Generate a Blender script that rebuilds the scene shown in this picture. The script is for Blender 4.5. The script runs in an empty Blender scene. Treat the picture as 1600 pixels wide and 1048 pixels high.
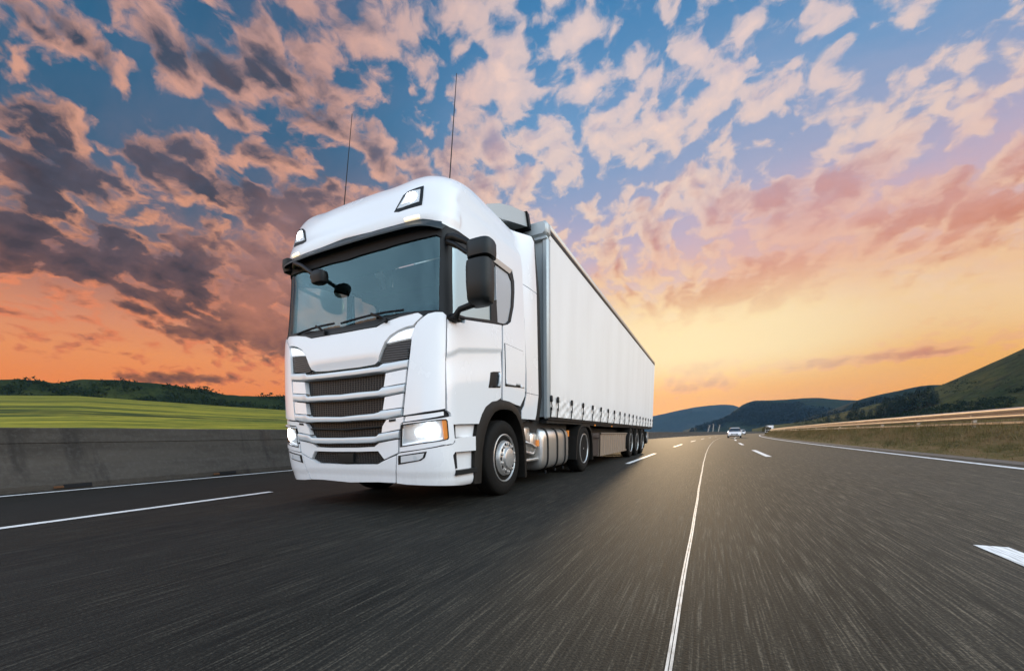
import bpy, math, random
import numpy as np
from mathutils import Vector, Matrix
from mathutils.geometry import delaunay_2d_cdt
random.seed(7); np.random.seed(7)
scene = bpy.context.scene
COL = scene.collection
R = math.radians

# ------------------------------------------------------------------ helpers
def lin(r, g, b):
    f = lambda c: (c/255/12.92 if c/255 <= .04045 else ((c/255+.055)/1.055)**2.4)
    return (f(r), f(g), f(b), 1)

class NT:
    """tiny node-graph writer"""
    def __init__(s, tree):
        s.t = tree; s.n = tree.nodes; s.l = tree.links
    def node(s, typ, **kw):
        n = s.n.new(typ)
        for k, v in kw.items(): setattr(n, k, v)
        return n
    def put(s, sock, v):
        if isinstance(v, bpy.types.NodeSocket): s.l.new(v, sock)
        elif v is not None:
            if isinstance(v, (tuple, list)) and sock.type == 'VECTOR': v = tuple(v)[:3]
            sock.default_value = v
    def m(s, op, a, b=None, c=None, clamp=False):
        n = s.node('ShaderNodeMath', operation=op, use_clamp=clamp)
        for i, v in enumerate((a, b, c)):
            if v is not None: s.put(n.inputs[i], v)
        return n.outputs[0]
    def vm(s, op, a, b=None):
        n = s.node('ShaderNodeVectorMath', operation=op)
        s.put(n.inputs[0], a)
        if b is not None: s.put(n.inputs[1], b)
        return n.outputs['Value'] if op in ('LENGTH', 'DOT_PRODUCT') else n.outputs[0]
    def mix(s, f, a, b, mode='MIX'):
        n = s.node('ShaderNodeMix', data_type='RGBA', blend_type=mode)
        s.put(n.inputs[0], f); s.put(n.inputs[6], a); s.put(n.inputs[7], b)
        return n.outputs[2]
    def ramp(s, f, stops, interp='LINEAR'):
        n = s.node('ShaderNodeValToRGB'); cr = n.color_ramp; cr.interpolation = interp
        while len(cr.elements) > 1: cr.elements.remove(cr.elements[-1])
        for i, (p, c) in enumerate(stops):
            e = cr.elements[0] if i == 0 else cr.elements.new(p)
            e.position = p; e.color = c if len(c) == 4 else (*c, 1)
        s.put(n.inputs[0], f); return n.outputs[0]
    def mr(s, v, a, b, c=0., d=1., typ='SMOOTHSTEP'):
        n = s.node('ShaderNodeMapRange', interpolation_type=typ)
        s.put(n.inputs[0], v)
        for i, x in enumerate((a, b, c, d)): n.inputs[i+1].default_value = x
        return n.outputs[0]
    def noise(s, vec, scale, detail=4, rough=.55, dist=0.):
        n = s.node('ShaderNodeTexNoise')
        s.put(n.inputs['Vector'], vec); n.inputs['Scale'].default_value = scale
        n.inputs['Detail'].default_value = detail; n.inputs['Roughness'].default_value = rough
        n.inputs['Distortion'].default_value = dist
        return n.outputs['Fac']
    def mapping(s, vec, loc=(0,0,0), rot=(0,0,0), sc=(1,1,1)):
        n = s.node('ShaderNodeMapping'); s.put(n.inputs[0], vec)
        n.inputs[1].default_value = loc; n.inputs[2].default_value = rot; n.inputs[3].default_value = sc
        return n.outputs[0]
    def obj(s): return s.node('ShaderNodeTexCoord').outputs['Object']
    def pos(s): return s.node('ShaderNodeNewGeometry').outputs['Position']
    def bump(s, h, strength=.3, dist=.01):
        n = s.node('ShaderNodeBump'); n.inputs['Strength'].default_value = strength
        n.inputs['Distance'].default_value = dist; s.put(n.inputs['Height'], h); return n.outputs[0]

MATS = {}
def mat(name, color=(.5,.5,.5), rough=.5, metal=0., spec=.5, coat=0., build=None, emit=None, estr=0.):
    if name in MATS: return MATS[name]
    m = bpy.data.materials.new(name); m.use_nodes = True
    g = NT(m.node_tree); b = m.node_tree.nodes['Principled BSDF']
    b.inputs['Base Color'].default_value = (*color[:3], 1)
    b.inputs['Roughness'].default_value = rough; b.inputs['Metallic'].default_value = metal
    b.inputs['Specular IOR Level'].default_value = spec
    b.inputs['Coat Weight'].default_value = coat; b.inputs['Coat Roughness'].default_value = .06
    if emit:
        b.inputs['Emission Color'].default_value = (*emit[:3], 1); b.inputs['Emission Strength'].default_value = estr
    if build: build(g, b)
    MATS[name] = m; return m

def link(o, parent=None):
    COL.objects.link(o)
    if parent is not None:
        o.parent = parent
        w = Vector((0, 0, 0)); p = parent
        while p is not None: w += p.location; p = p.parent
        o.location = -w                       # meshes are written in the thing's own world frame
    return o

def mesh(name, V, F, mats, parent=None, mi=None, smooth=True, angle=40):
    me = bpy.data.meshes.new(name)
    me.from_pydata([tuple(map(float, v)) for v in V], [], [tuple(map(int, f)) for f in F])
    for m in (mats if isinstance(mats, (list, tuple)) else [mats]): me.materials.append(m)
    if mi is not None: me.polygons.foreach_set('material_index', list(mi))
    me.polygons.foreach_set('use_smooth', [smooth]*len(me.polygons))
    me.validate(); me.update()
    if smooth: me.set_sharp_from_angle(angle=R(angle))
    return link(bpy.data.objects.new(name, me), parent)

class MB:
    """collects shapes into one mesh"""
    def __init__(s): s.V = []; s.F = []; s.M = []
    def add(s, V, F, m=0):
        o = len(s.V); s.V += [tuple(v) for v in V]; s.F += [tuple(i+o for i in f) for f in F]; s.M += [m]*len(F)
    def box(s, x0, x1, y0, y1, z0, z1, m=0, ch=0.):
        if ch <= 0:
            V = [(x,y,z) for z in (z0,z1) for y in (y0,y1) for x in (x0,x1)]
            s.add(V, [(0,2,3,1),(4,5,7,6),(0,1,5,4),(2,6,7,3),(0,4,6,2),(1,3,7,5)], m); return
        # chamfered box: octagon in xz for three slices along y
        def ring(y, i):
            a, b, c, d = x0+i, x1-i, z0+i, z1-i
            return [(a+ch,y,c),(b-ch,y,c),(b,y,c+ch),(b,y,d-ch),(b-ch,y,d),(a+ch,y,d),(a,y,d-ch),(a,y,c+ch)]
        V = ring(y0, ch*.7)+ring(y0+ch, 0)+ring(y1-ch, 0)+ring(y1, ch*.7)
        F = [tuple(range(8)), tuple(range(31, 23, -1))]
        for k in range(3):
            for i in range(8):
                j = (i+1) % 8; F.append((k*8+i, k*8+8+i, k*8+8+j, k*8+j))
        s.add(V, F, m)
    def prism(s, poly, axis, a, b, m=0):
        """extrude a 2D polygon along an axis; poly is (y,z) for x, (x,z) for y, (x,y) for z"""
        n = len(poly)
        def p3(q, t): return {'x': (t, q[0], q[1]), 'y': (q[0], t, q[1]), 'z': (q[0], q[1], t)}[axis]
        V = [p3(q, a) for q in poly]+[p3(q, b) for q in poly]
        area = sum(poly[i][0]*poly[(i+1)%n][1]-poly[(i+1)%n][0]*poly[i][1] for i in range(n))
        sg = (area > 0) ^ (axis == 'y') ^ (b < a)
        A, B = list(range(n)), list(range(n, 2*n))
        F = [tuple(A[::-1] if sg else A), tuple(B if sg else B[::-1])]
        for i in range(n):
            j = (i+1) % n; F.append((i, j, n+j, n+i) if sg else (i, n+i, n+j, j))
        s.add(V, F, m)
    def band(s, outer, inner, axis, a, b, m=0):
        """open band between two polylines, extruded (arches, mudguards)"""
        n = len(outer)
        def p3(q, t): return {'x': (t, q[0], q[1]), 'y': (q[0], t, q[1]), 'z': (q[0], q[1], t)}[axis]
        V = [p3(q, t) for t in (a, b) for P in (outer, inner) for q in P]
        F = []
        for i in range(n-1):
            F += [(i, i+1, n+i+1, n+i), (2*n+i, 3*n+i, 3*n+i+1, 2*n+i+1), (i, 2*n+i, 2*n+i+1, i+1), (n+i, n+i+1, 3*n+i+1, 3*n+i)]
        F += [(0, n, 3*n, 2*n), (n-1, 3*n-1, 4*n-1, 2*n-1)]
        s.add(V, F, m)
    def tube(s, P, r, n=8, m=0, caps=True):
        P = [Vector(p) for p in P]; k = len(P); rr = r if isinstance(r, (list, tuple)) else [r]*k
        V = []; prev = None
        for i in range(k):
            t = (P[min(i+1,k-1)]-P[max(i-1,0)]).normalized()
            up = prev if prev is not None else (Vector((0,0,1)) if abs(t.z) < .9 else Vector((1,0,0)))
            a = t.cross(up).normalized(); b = a.cross(t).normalized(); prev = b
            for j in range(n):
                w = 2*math.pi*j/n; V.append(P[i]+a*(rr[i]*math.cos(w))+b*(rr[i]*math.sin(w)))
        F = []
        for i in range(k-1):
            for j in range(n):
                q = (j+1) % n; F.append((i*n+j, i*n+q, (i+1)*n+q, (i+1)*n+j))
        if caps: F += [tuple(range(n-1, -1, -1)), tuple((k-1)*n+j for j in range(n))]
        s.add(V, F, m)
    def lathe_x(s, prof, cy, cz, sgn=1, x0=0., n=48, m=0, cap=True):
        """revolve (x, r) profile about the x axis through (cy, cz)"""
        k = len(prof); V = []
        for x, r in prof:
            for j in range(n):
                w = 2*math.pi*j/n; V.append((x0+sgn*x, cy+r*math.cos(w), cz+r*math.sin(w)))
        F = []
        for i in range(k-1):
            for j in range(n):
                q = (j+1) % n; f = (i*n+j, i*n+q, (i+1)*n+q, (i+1)*n+j)
                F.append(f if sgn > 0 else f[::-1])
        if cap and prof[-1][1] > 1e-4:
            f = tuple((k-1)*n+j for j in range(n)); F.append(f if sgn > 0 else f[::-1])
        s.add(V, F, m)
    def sloft(s, rings, m=0, cap=True):
        n = len(rings[0]); k = len(rings); V = [p for r in rings for p in r]; F = []
        for i in range(k-1):
            for j in range(n):
                q = (j+1) % n; F.append((i*n+j, i*n+q, (i+1)*n+q, (i+1)*n+j))
        if cap: F += [tuple(range(n-1, -1, -1)), tuple((k-1)*n+j for j in range(n))]
        s.add(V, F, m)
    def build(s, name, mats, parent=None, smooth=True, angle=40):
        o = mesh(name, s.V, s.F, mats, parent, s.M, smooth, angle)
        return o

def sell(cx, cy, hx, hy, z, n=3., k=24, axis='z'):
    """super-ellipse ring"""
    out = []
    for j in range(k):
        w = 2*math.pi*j/k; c, q = math.cos(w), math.sin(w)
        a = cx+hx*math.copysign(abs(c)**(2/n), c); b = cy+hy*math.copysign(abs(q)**(2/n), q)
        out.append({'z': (a, b, z), 'y': (a, z, b), 'x': (z, a, b)}[axis])
    return out

def thing(name, label, cat, loc=(0,0,0), group=None):
    o = bpy.data.objects.new(name, None); COL.objects.link(o); o.location = loc
    o['label'] = label; o['category'] = cat; o.empty_display_size = .3
    if group: o['group'] = group
    return o
def tag(o, label, cat, group=None):
    o['label'] = label; o['category'] = cat
    if group: o['group'] = group
    return o
def struct(o, kind='structure'):
    o['kind'] = kind; return o

# ------------------------------------------------------------------ materials
def b_paint(g, b):
    n = g.noise(g.obj(), 1.7, 5, .6)
    n2 = g.noise(g.mapping(g.obj(), sc=(14, 14, 1.6)), 3, 4, .6)
    c = g.mix(g.mr(n, .35, .75), (.80,.815,.83,1), (.785,.80,.812,1))
    z = g.node('ShaderNodeSeparateXYZ'); g.put(z.inputs[0], g.obj())
    low = g.m('MULTIPLY', g.mr(z.outputs[2], .9, .25), g.mr(n2, .35, .7))      # road film along the sill
    c = g.mix(g.m('MULTIPLY', low, .07), c, (.42,.40,.37,1))
    g.put(b.inputs['Base Color'], c)
    g.put(b.inputs['Roughness'], g.m('MULTIPLY_ADD', n, .12, .2))
white = mat('white_paint', (.8,.82,.83), .26, coat=.6, build=b_paint)
silver = mat('silver_paint', (.60,.655,.69), .3, metal=.12, coat=.4)
plastic = mat('black_plastic', (.007,.008,.009), .5, spec=.25)
greyplastic = mat('grey_plastic', (.009,.012,.013), .48, spec=.3)
visor_m = mat('visor_plastic', (.016,.025,.029), .45, spec=.35)
def b_scuff(g, b):
    n = g.noise(g.obj(), 9, 5, .65)
    g.put(b.inputs['Base Color'], g.mix(n, (.005,.005,.0047,1), (.020,.017,.0135,1)))
    g.put(b.inputs['Roughness'], g.m('MULTIPLY_ADD', n, .4, .35))
fender = mat('fender_plastic', (.03,.03,.03), .5, spec=.2, build=b_scuff)
gap = mat('shadow_gap', (.006,.006,.007), .8)
def b_mesh(g, b):
    o = g.node('ShaderNodeSeparateXYZ'); g.put(o.inputs[0], g.obj())
    c = g.node('ShaderNodeCombineXYZ'); g.put(c.inputs[0], o.outputs[0]); g.put(c.inputs[1], o.outputs[2])
    v = g.node('ShaderNodeTexVoronoi', feature='DISTANCE_TO_EDGE', voronoi_dimensions='2D')
    g.put(v.inputs['Vector'], g.mapping(c.outputs[0], sc=(26, 44, 1))); v.inputs['Scale'].default_value = 1; v.inputs['Randomness'].default_value = .12
    f = g.mr(v.outputs['Distance'], .10, .17, 1, 0)
    g.put(b.inputs['Base Color'], g.mix(f, (.003,.003,.003,1), (.014,.014,.015,1)))
    g.put(b.inputs['Normal'], g.bump(f, 1., .02)); g.put(b.inputs['Roughness'], g.m('MULTIPLY_ADD', f, -.45, .85))
grille = mat('grille_mesh', (.01,.01,.01), .5, build=b_mesh)
def b_louver(g, b):
    o = g.node('ShaderNodeSeparateXYZ'); g.put(o.inputs[0], g.obj())
    s = g.m('FRACT', g.m('MULTIPLY', o.outputs[2], 42.)); f = g.mr(s, .25, .5)
    g.put(b.inputs['Base Color'], g.mix(f, (.004,.004,.004,1), (.04,.04,.042,1))); g.put(b.inputs['Normal'], g.bump(f, .8, .01))
louver = mat('louvered_plastic', (.02,.02,.02), .45, build=b_louver)
def b_tyre(g, b):
    n = g.noise(g.obj(), 22, 5, .7)
    g.put(b.inputs['Base Color'], g.mix(n, (.004,.004,.0038,1), (.015,.0135,.0115,1))); g.put(b.inputs['Normal'], g.bump(n, .25, .01))
tyre = mat('tyre_rubber', (.02,.02,.02), .75, spec=.15, build=b_tyre)
def b_steel(g, b):
    n = g.noise(g.obj(), 16, 5, .7)
    g.put(b.inputs['Base Color'], g.mix(n, (.62,.61,.59,1), (.40,.385,.36,1))); g.put(b.inputs['Roughness'], g.m('MULTIPLY_ADD', n, .3, .16))
steel = mat('wheel_steel', (.55,.55,.55), .3, metal=.55, build=b_steel)
def b_alu(g, b):
    n = g.noise(g.mapping(g.obj(), sc=(1, 30, 2)), 3, 4, .6)
    g.put(b.inputs['Base Color'], g.mix(n, (.72,.70,.66,1), (.56,.53,.49,1))); g.put(b.inputs['Roughness'], g.m('MULTIPLY_ADD', n, .25, .22))
alu = mat('brushed_aluminium', (.7,.68,.64), .35, metal=.85, build=b_alu)
chassis = mat('chassis_black', (.010,.0095,.009), .6)
rust = mat('dark_undercoat', (.035,.022,.016), .7)
def b_curtain(g, b):
    o = g.obj()
    n = g.noise(g.mapping(o, sc=(1, .9, .22)), 1.6, 4, .55)
    w = g.noise(g.mapping(o, sc=(1, 2.6, .12)), 2.2, 3, .5)
    c = g.mix(g.mr(n, .3, .75), (.84,.83,.81,1), (.78,.765,.74,1))
    d = g.noise(g.mapping(o, sc=(1, 3.5, .5)), 3, 5, .7)
    z = g.node('ShaderNodeSeparateXYZ'); g.put(z.inputs[0], o)
    c = g.mix(g.m('MULTIPLY', g.mr(z.outputs[2], 1.75, 1.05), g.mr(d, .35, .75, 0, .45)), c, (.40,.36,.31,1))
    g.put(b.inputs['Base Color'], c); g.put(b.inputs['Normal'], g.bump(w, .07, .04))
curtain_m = mat('curtain_pvc', (.78,.76,.73), .42, build=b_curtain)
alloy = mat('trailer_alloy', (.42,.46,.47), .42, metal=.3)
railm = mat('top_rail_alloy', (.45,.40,.35), .4, metal=.4)
boxm = mat('pallet_box_steel', (.30,.235,.18), .42, metal=.35)
lampw = mat('lamp_lit', (.9,.92,1), .2, emit=(.92,.96,1.), estr=16.)
lampsoft = mat('lamp_drl', (.85,.88,.92), .15, emit=(.95,.97,1.), estr=.35)
lampdim = mat('lamp_reflector', (.60,.63,.65), .35, metal=.1)
dish_refl = mat('painted_dish_reflection', (.022,.024,.028), .25)  # dark base colour stands in for dark reflections in the rim dish
amber = mat('amber_lens', (.55,.17,.03), .25, emit=(1,.38,.08), estr=.25)
warmlit = mat('marker_lens', (.9,.75,.5), .3, emit=(1,.82,.55), estr=1.1)
interior = mat('cab_trim', (.06,.115,.125), .8)
interior_d = mat('dashboard_plastic', (.03,.042,.045), .6)

def glassmat(name, tint, refl, rough=.02, gcol=(1, 1, 1)):
    m = bpy.data.materials.new(name); m.use_nodes = True; g = NT(m.node_tree)
    for n in list(g.n): g.n.remove(n)
    out = g.node('ShaderNodeOutputMaterial'); t = g.node('ShaderNodeBsdfTransparent'); gl = g.node('ShaderNodeBsdfGlossy')
    t.inputs[0].default_value = (*tint, 1); gl.inputs['Roughness'].default_value = rough; gl.inputs['Color'].default_value = (*gcol, 1)
    lw = g.node('ShaderNodeLayerWeight'); lw.inputs[0].default_value = .5
    f = g.m('MULTIPLY_ADD', g.m('POWER', lw.outputs['Facing'], 4.), .8, refl, clamp=True)
    mx = g.node('ShaderNodeMixShader'); g.put(mx.inputs[0], f); g.l.new(t.outputs[0], mx.inputs[1]); g.l.new(gl.outputs[0], mx.inputs[2])
    g.l.new(mx.outputs[0], out.inputs[0]); MATS[name] = m; return m
glass_w = glassmat('windscreen_glass', (.72,.93,.95), .085, .015, (.58,.86,.92))
glass_s = glassmat('side_glass', (.70,.90,.92), .46, .32, (.74,.93,.97))
glass_r = glassmat('rear_side_glass', (.40,.44,.44), .34, .55, (.9,.95,1.))
glass_l = glassmat('lamp_glass', (.92,.94,.95), .03)

# ------------------------------------------------------------------ world and light
SUN_AZ, SUN_EL = R(-4.5), R(9.)           # azimuth from +Y towards +X
def build_world():
    w = bpy.data.worlds.new('World'); scene.world = w; w.use_nodes = True
    g = NT(w.node_tree)
    bg = w.node_tree.nodes['Background']
    d = g.node('ShaderNodeTexCoord').outputs['Generated']
    sp = g.node('ShaderNodeSeparateXYZ'); g.put(sp.inputs[0], d); X, Y, Z = sp.outputs
    az = g.m('MULTIPLY', g.m('ARCTAN2', X, Y), 180/math.pi)
    el = g.m('MULTIPLY', g.m('ARCSINE', Z), 180/math.pi)
    ae = g.node('ShaderNodeCombineXYZ'); g.put(ae.inputs[0], az); g.put(ae.inputs[1], el); ae = ae.outputs[0]
    e01 = g.m('DIVIDE', el, 90., clamp=True)
    st = lambda L: [(p/90, lin(*c)) for p, c in L]
    right = g.ramp(e01, st([(0,(255,148,8)),(3.5,(255,162,22)),(7,(255,182,68)),(10,(255,206,138)),(13,(255,214,164)),(17,(238,196,178)),(22,(194,180,204)),(28,(146,165,202)),(34,(105,155,202)),(42,(66,132,184)),(60,(60,120,175)),(90,(70,120,170))]))
    left = g.ramp(e01, st([(0,(238,112,32)),(5,(245,132,54)),(9,(244,150,82)),(12,(228,144,98)),(16,(168,112,96)),(20,(100,98,112)),(26,(48,92,124)),(34,(36,98,136)),(42,(28,88,128)),(60,(40,100,150)),(90,(70,120,170))]))
    back = g.ramp(e01, st([(0,(150,150,160)),(6,(186,190,202)),(16,(202,215,228)),(40,(190,212,232)),(70,(150,180,215)),(90,(120,160,205))]))
    fl = g.mr(az, -18., -52., 0., 1.)
    base = g.mix(fl, right, left)
    # ---- clouds on a flat layer, seen in perspective
    zz = g.m('ADD', g.m('MAXIMUM', Z, 0.), .42)
    q = g.node('ShaderNodeCombineXYZ'); g.put(q.inputs[0], g.m('DIVIDE', X, zz)); g.put(q.inputs[1], g.m('DIVIDE', Y, zz)); q = q.outputs[0]
    warp = g.node('ShaderNodeTexNoise'); g.put(warp.inputs['Vector'], q); warp.inputs['Scale'].default_value = 1.6; warp.inputs['Detail'].default_value = 2
    qw = g.vm('ADD', q, g.vm('MULTIPLY', g.vm('SUBTRACT', warp.outputs['Color'], (.5,.5,.5)), (.16,.16,0)))
    # hand-placed banks and clearings: azimuth, elevation, half width, half height, density, darkness
    banks = [(-69.6,32.1,6.1,2.3,0.22,0.5),(-61.7,34.5,3.6,1.8,0.2,0.2),(-53.4,33.4,9.4,3.4,0.26,0.5),(-71.9,23.0,5.9,2.7,0.25,0.6),(-64.7,26.6,8.4,2.1,0.22,0.2),(-62.4,17.4,15.0,3.0,0.34,1.0),(-74.0,16.5,4.1,2.2,0.25,0.8),(-57.8,12.1,8.6,2.3,0.55,0.9),(-66.3,6.6,5.5,1.2,0.62,0.7),(-50.6,25.0,10.9,4.0,0.2,0.3),(-22.8,37.7,11.8,3.0,0.24,-0.5),(-41.3,39.9,8.0,2.1,0.22,-0.3),(-3.7,32.3,11.8,2.9,0.22,-0.5),(9.8,24.3,9.4,2.3,0.28,0.7),(20.2,18.4,7.0,3.5,0.3,0.6),(-4.7,25.1,14.5,3.5,0.2,0.3),(2.8,15.7,11.3,2.7,0.3,0.3),(-1.3,8.2,4.4,0.9,0.85,0.5),(18.9,7.3,3.4,0.8,0.9,0.3),(11.1,7.3,6.3,0.8,0.8,0.3),(-1.6,6.1,5.6,1.5,0.95,0.7),(-32.0,30.6,12.8,3.3,0.24,0.3),(14.5,27.3,3.3,2.7,0.2,-0.5),(-61.9,6.9,6.9,0.8,0.5,0.5),(-57.4,37.3,3.4,2.3,-0.25,0),(-64.2,29.3,5.4,2.0,-0.18,0),(-38.1,34.0,6.9,2.2,-0.12,0),(17.7,31.5,7.2,3.0,-0.2,0),(6.1,28.1,6.5,2.5,-0.2,0),(-70.5,10.4,10.6,2.0,-0.2,0),(8.8,10.8,25.3,2.0,-0.3,0),(12.1,5.0,24.1,2.1,-0.25,0),(-73.0,6.7,12.6,1.7,-0.25,0),(6,19.5,26,5,.17,.45),(-66,22,22,9,.06,.35),(-62,14.5,20,3.5,.16,.3),(2,15,14,3,.16,.25),(-72,9.5,5,1.2,.3,.5)]
    dens = None; dark = g.m('MULTIPLY', fl, .55)
    for (a, e, ra, re, dn, dk) in banks:
        v = g.vm('MULTIPLY', g.vm('SUBTRACT', ae, (a, e, 0)), (1/(1.5*ra), 1/(1.5*re), 0))
        f = g.mr(g.vm('LENGTH', v), 1., 0.)
        dens = g.m('MULTIPLY', f, dn) if dens is None else g.m('MULTIPLY_ADD', f, dn, dens)
        if dk: dark = g.m('MULTIPLY_ADD', f, dk, dark)
    def cloud(vec):
        a = g.noise(vec, 26., 6, .55); b = g.noise(vec, 4.6, 3, .5)
        v = g.node('ShaderNodeTexVoronoi', feature='SMOOTH_F1', voronoi_dimensions='2D'); g.put(v.inputs['Vector'], vec)
        v.inputs['Scale'].default_value = 14.5; v.inputs['Smoothness'].default_value = .55; v.inputs['Randomness'].default_value = 1.
        v.inputs['Detail'].default_value = 1.5; v.inputs['Roughness'].default_value = .45; v.normalize = True
        s = g.m('ADD', g.m('MULTIPLY', g.m('SUBTRACT', a, .5), .85), g.m('MULTIPLY', g.m('SUBTRACT', b, .5), .70))
        return g.m('MULTIPLY_ADD', g.m('SUBTRACT', .275, v.outputs['Distance']), 1.0, s)
    wn = g.node('ShaderNodeTexNoise'); g.put(wn.inputs['Vector'], qw); wn.inputs['Scale'].default_value = 16.; wn.inputs['Detail'].default_value = 5
    qs = g.vm('ADD', qw, g.vm('MULTIPLY', g.vm('SUBTRACT', wn.outputs['Color'], (.5,.5,.5)), (.05,.05,0)))
    n0 = cloud(qs); n1 = cloud(g.vm('ADD', qs, (-.006, .024, 0)))        # second look, towards the sun
    hz = g.mr(el, 4., 11., -.20, .045)                                     # thins out at the horizon
    D = g.m('ADD', g.m('ADD', n0, g.m('MULTIPLY', dens, .62)), hz)
    cov = g.mr(D, -.05, .15)
    core = g.mr(D, -.02, .62)
    rim = g.m('MULTIPLY', g.m('SUBTRACT', n0, n1), 3.0)                  # >0 on the side facing the sun
    hi_r = g.ramp(e01, st([(0,(255,170,75)),(6,(250,160,90)),(12,(255,212,146)),(18,(255,208,154)),(26,(255,220,194)),(36,(250,220,208)),(90,(250,225,220))]))
    hi_l = g.ramp(e01, st([(0,(205,96,52)),(8,(222,112,62)),(14,(252,140,78)),(20,(255,166,108)),(28,(255,178,136)),(40,(232,176,155)),(90,(240,200,190))]))
    lo_r = g.ramp(e01, st([(0,(222,126,72)),(7,(214,130,88)),(12,(232,142,84)),(18,(208,122,86)),(25,(196,138,132)),(36,(196,184,206)),(90,(200,190,210))]))
    lo_l = g.ramp(e01, st([(0,(110,62,54)),(8,(96,52,40)),(14,(66,43,42)),(22,(60,47,52)),(32,(54,56,68)),(90,(90,90,110))]))
    hi = g.mix(fl, hi_r, hi_l); lo = g.mix(fl, lo_r, lo_l)
    shade = g.m('ADD', g.m('SUBTRACT', g.m('MULTIPLY', core, g.m('MULTIPLY_ADD', dark, 1.35, .70)), g.m('MULTIPLY', rim, .62)), g.m('MULTIPLY', dark, .16), clamp=True)
    shade = g.mr(shade, .0, 1., 0., 1.)
    ccol = g.mix(shade, hi, lo)
    op = g.m('MULTIPLY', cov, g.m('ADD', g.m('MULTIPLY', core, .35), .68, clamp=True))
    front = g.mix(op, base, ccol)
    # thin veils: pale high cirrus, and a warm low one behind the puffs
    veil = g.noise(g.mapping(q, rot=(0,0,.5), sc=(1,2.2,1)), 1.3, 6, .6)
    front = g.mix(g.m('MULTIPLY', g.mr(veil, .40, .72), g.mr(el, 12., 28., .05, .24)), front, g.mix(fl, lin(222,196,206), lin(160,136,146)))
    v2 = g.noise(g.mapping(q, loc=(3.1,1.7,0), sc=(.8,1.,1)), 2.2, 6, .62)
    band = g.m('MULTIPLY', g.mr(el, 8.5, 15.), g.mr(el, 31., 20.))
    front = g.mix(g.m('MULTIPLY', g.mr(v2, .42, .66), g.m('MULTIPLY', band, .62)), front, g.mix(fl, g.ramp(e01, st([(0,(255,190,110)),(12,(252,196,140)),(18,(240,176,150)),(26,(226,178,184)),(90,(220,180,190))])), g.ramp(e01, st([(0,(225,120,66)),(12,(222,134,92)),(20,(206,140,118)),(28,(180,140,138)),(90,(170,140,140))]))))
    # glow round the low sun
    sd = (math.sin(R(-3))*math.cos(R(11.5)), math.cos(R(-3))*math.cos(R(11.5)), math.sin(R(11.5)))
    dot = g.vm('DOT_PRODUCT', d, sd)
    glow = g.m('MULTIPLY', g.mr(dot, .92, 1.0), g.m('MULTIPLY', g.mr(el, 19., 12.), g.mr(el, 4., 10.)))
    front = g.mix(g.m('MULTIPLY', glow, .8), front, (1.08,.86,.47,1))
    # unseen sky behind and to the right, boosted to fill truck front and trailer side
    back = g.mix(g.m('MULTIPLY', g.mr(el, 24., 3.), g.mr(az, 150., 60.)), back, lin(250,186,112))
    n2 = g.noise(d, 2.2, 5, .55)
    backc = g.mix(1., back, g.ramp(n2, [(.3,(.75,.77,.8)),(.7,(1.2,1.19,1.17))]), 'MULTIPLY')
    fb = g.m('ADD', g.mr(az, 24., 37.), g.mr(az, -86., -114.))
    side = g.m('MULTIPLY', g.mr(az, 34., 70.), g.mr(az, 150., 105.))
    gain = g.mix(side, (2.9,2.9,2.92,1), g.mix(g.mr(el, 3., 17.), (1.55,1.35,1.15,1), (6.4,6.1,5.5,1)))
    gain = g.mix(g.mr(el, 34., 72.), gain, (1.25,1.32,1.4,1))
    col = g.mix(fb, front, g.mix(1., backc, gain, 'MULTIPLY'))
    below = g.mr(el, -1., -4.)
    col = g.mix(below, col, (.03,.03,.03,1))
    # physical clear-sky light on top
    sky = g.node('ShaderNodeTexSky', sky_type='NISHITA'); sky.sun_disc = False
    sky.sun_elevation = SUN_EL; sky.sun_rotation = SUN_AZ
    sk = g.mix(1., sky.outputs[0], (.05,.05,.05,1), 'MULTIPLY')
    col = g.mix(.10, col, sk)
    g.put(bg.inputs[0], col); bg.inputs[1].default_value = 1.
build_world()
sd = bpy.data.lights.new('sun', 'SUN'); sd.energy = 2.0; sd.angle = R(2.); sd.color = (1., .72, .42)
so = bpy.data.objects.new('sun', sd); COL.objects.link(so)
dirv = Vector((math.sin(SUN_AZ)*math.cos(SUN_EL), math.cos(SUN_AZ)*math.cos(SUN_EL), math.sin(SUN_EL)))
so.rotation_euler = dirv.to_track_quat('Z', 'Y').to_euler(); so.location = (0, 60, 40)

# ------------------------------------------------------------------ camera
def camera():
    p, y, r = R(-8.93), R(-25.69), R(-.99)
    fw = Vector((math.sin(y)*math.cos(p), math.cos(y)*math.cos(p), math.sin(p)))
    r0 = Vector((math.cos(y), -math.sin(y), 0)); u0 = r0.cross(fw)
    rr = r0*math.cos(r)+u0*math.sin(r); uu = u0*math.cos(r)-r0*math.sin(r)
    cd = bpy.data.cameras.new('camera'); co = bpy.data.objects.new('camera', cd); COL.objects.link(co)
    M = Matrix((rr, uu, -fw)).transposed().to_4x4(); M.translation = (3.65, -3.161, .787)
    co.matrix_world = M
    cd.sensor_width = 36; cd.lens = 621.9/1600*36; cd.shift_x = (800-805.8)/1600; cd.shift_y = (778.7-524)/1600
    cd.clip_start = .05; cd.clip_end = 20000
    scene.camera = co
camera()
scene.view_settings.view_transform = 'Standard'; scene.view_settings.look = 'None'
scene.view_settings.exposure = 0; scene.view_settings.gamma = 1
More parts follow.
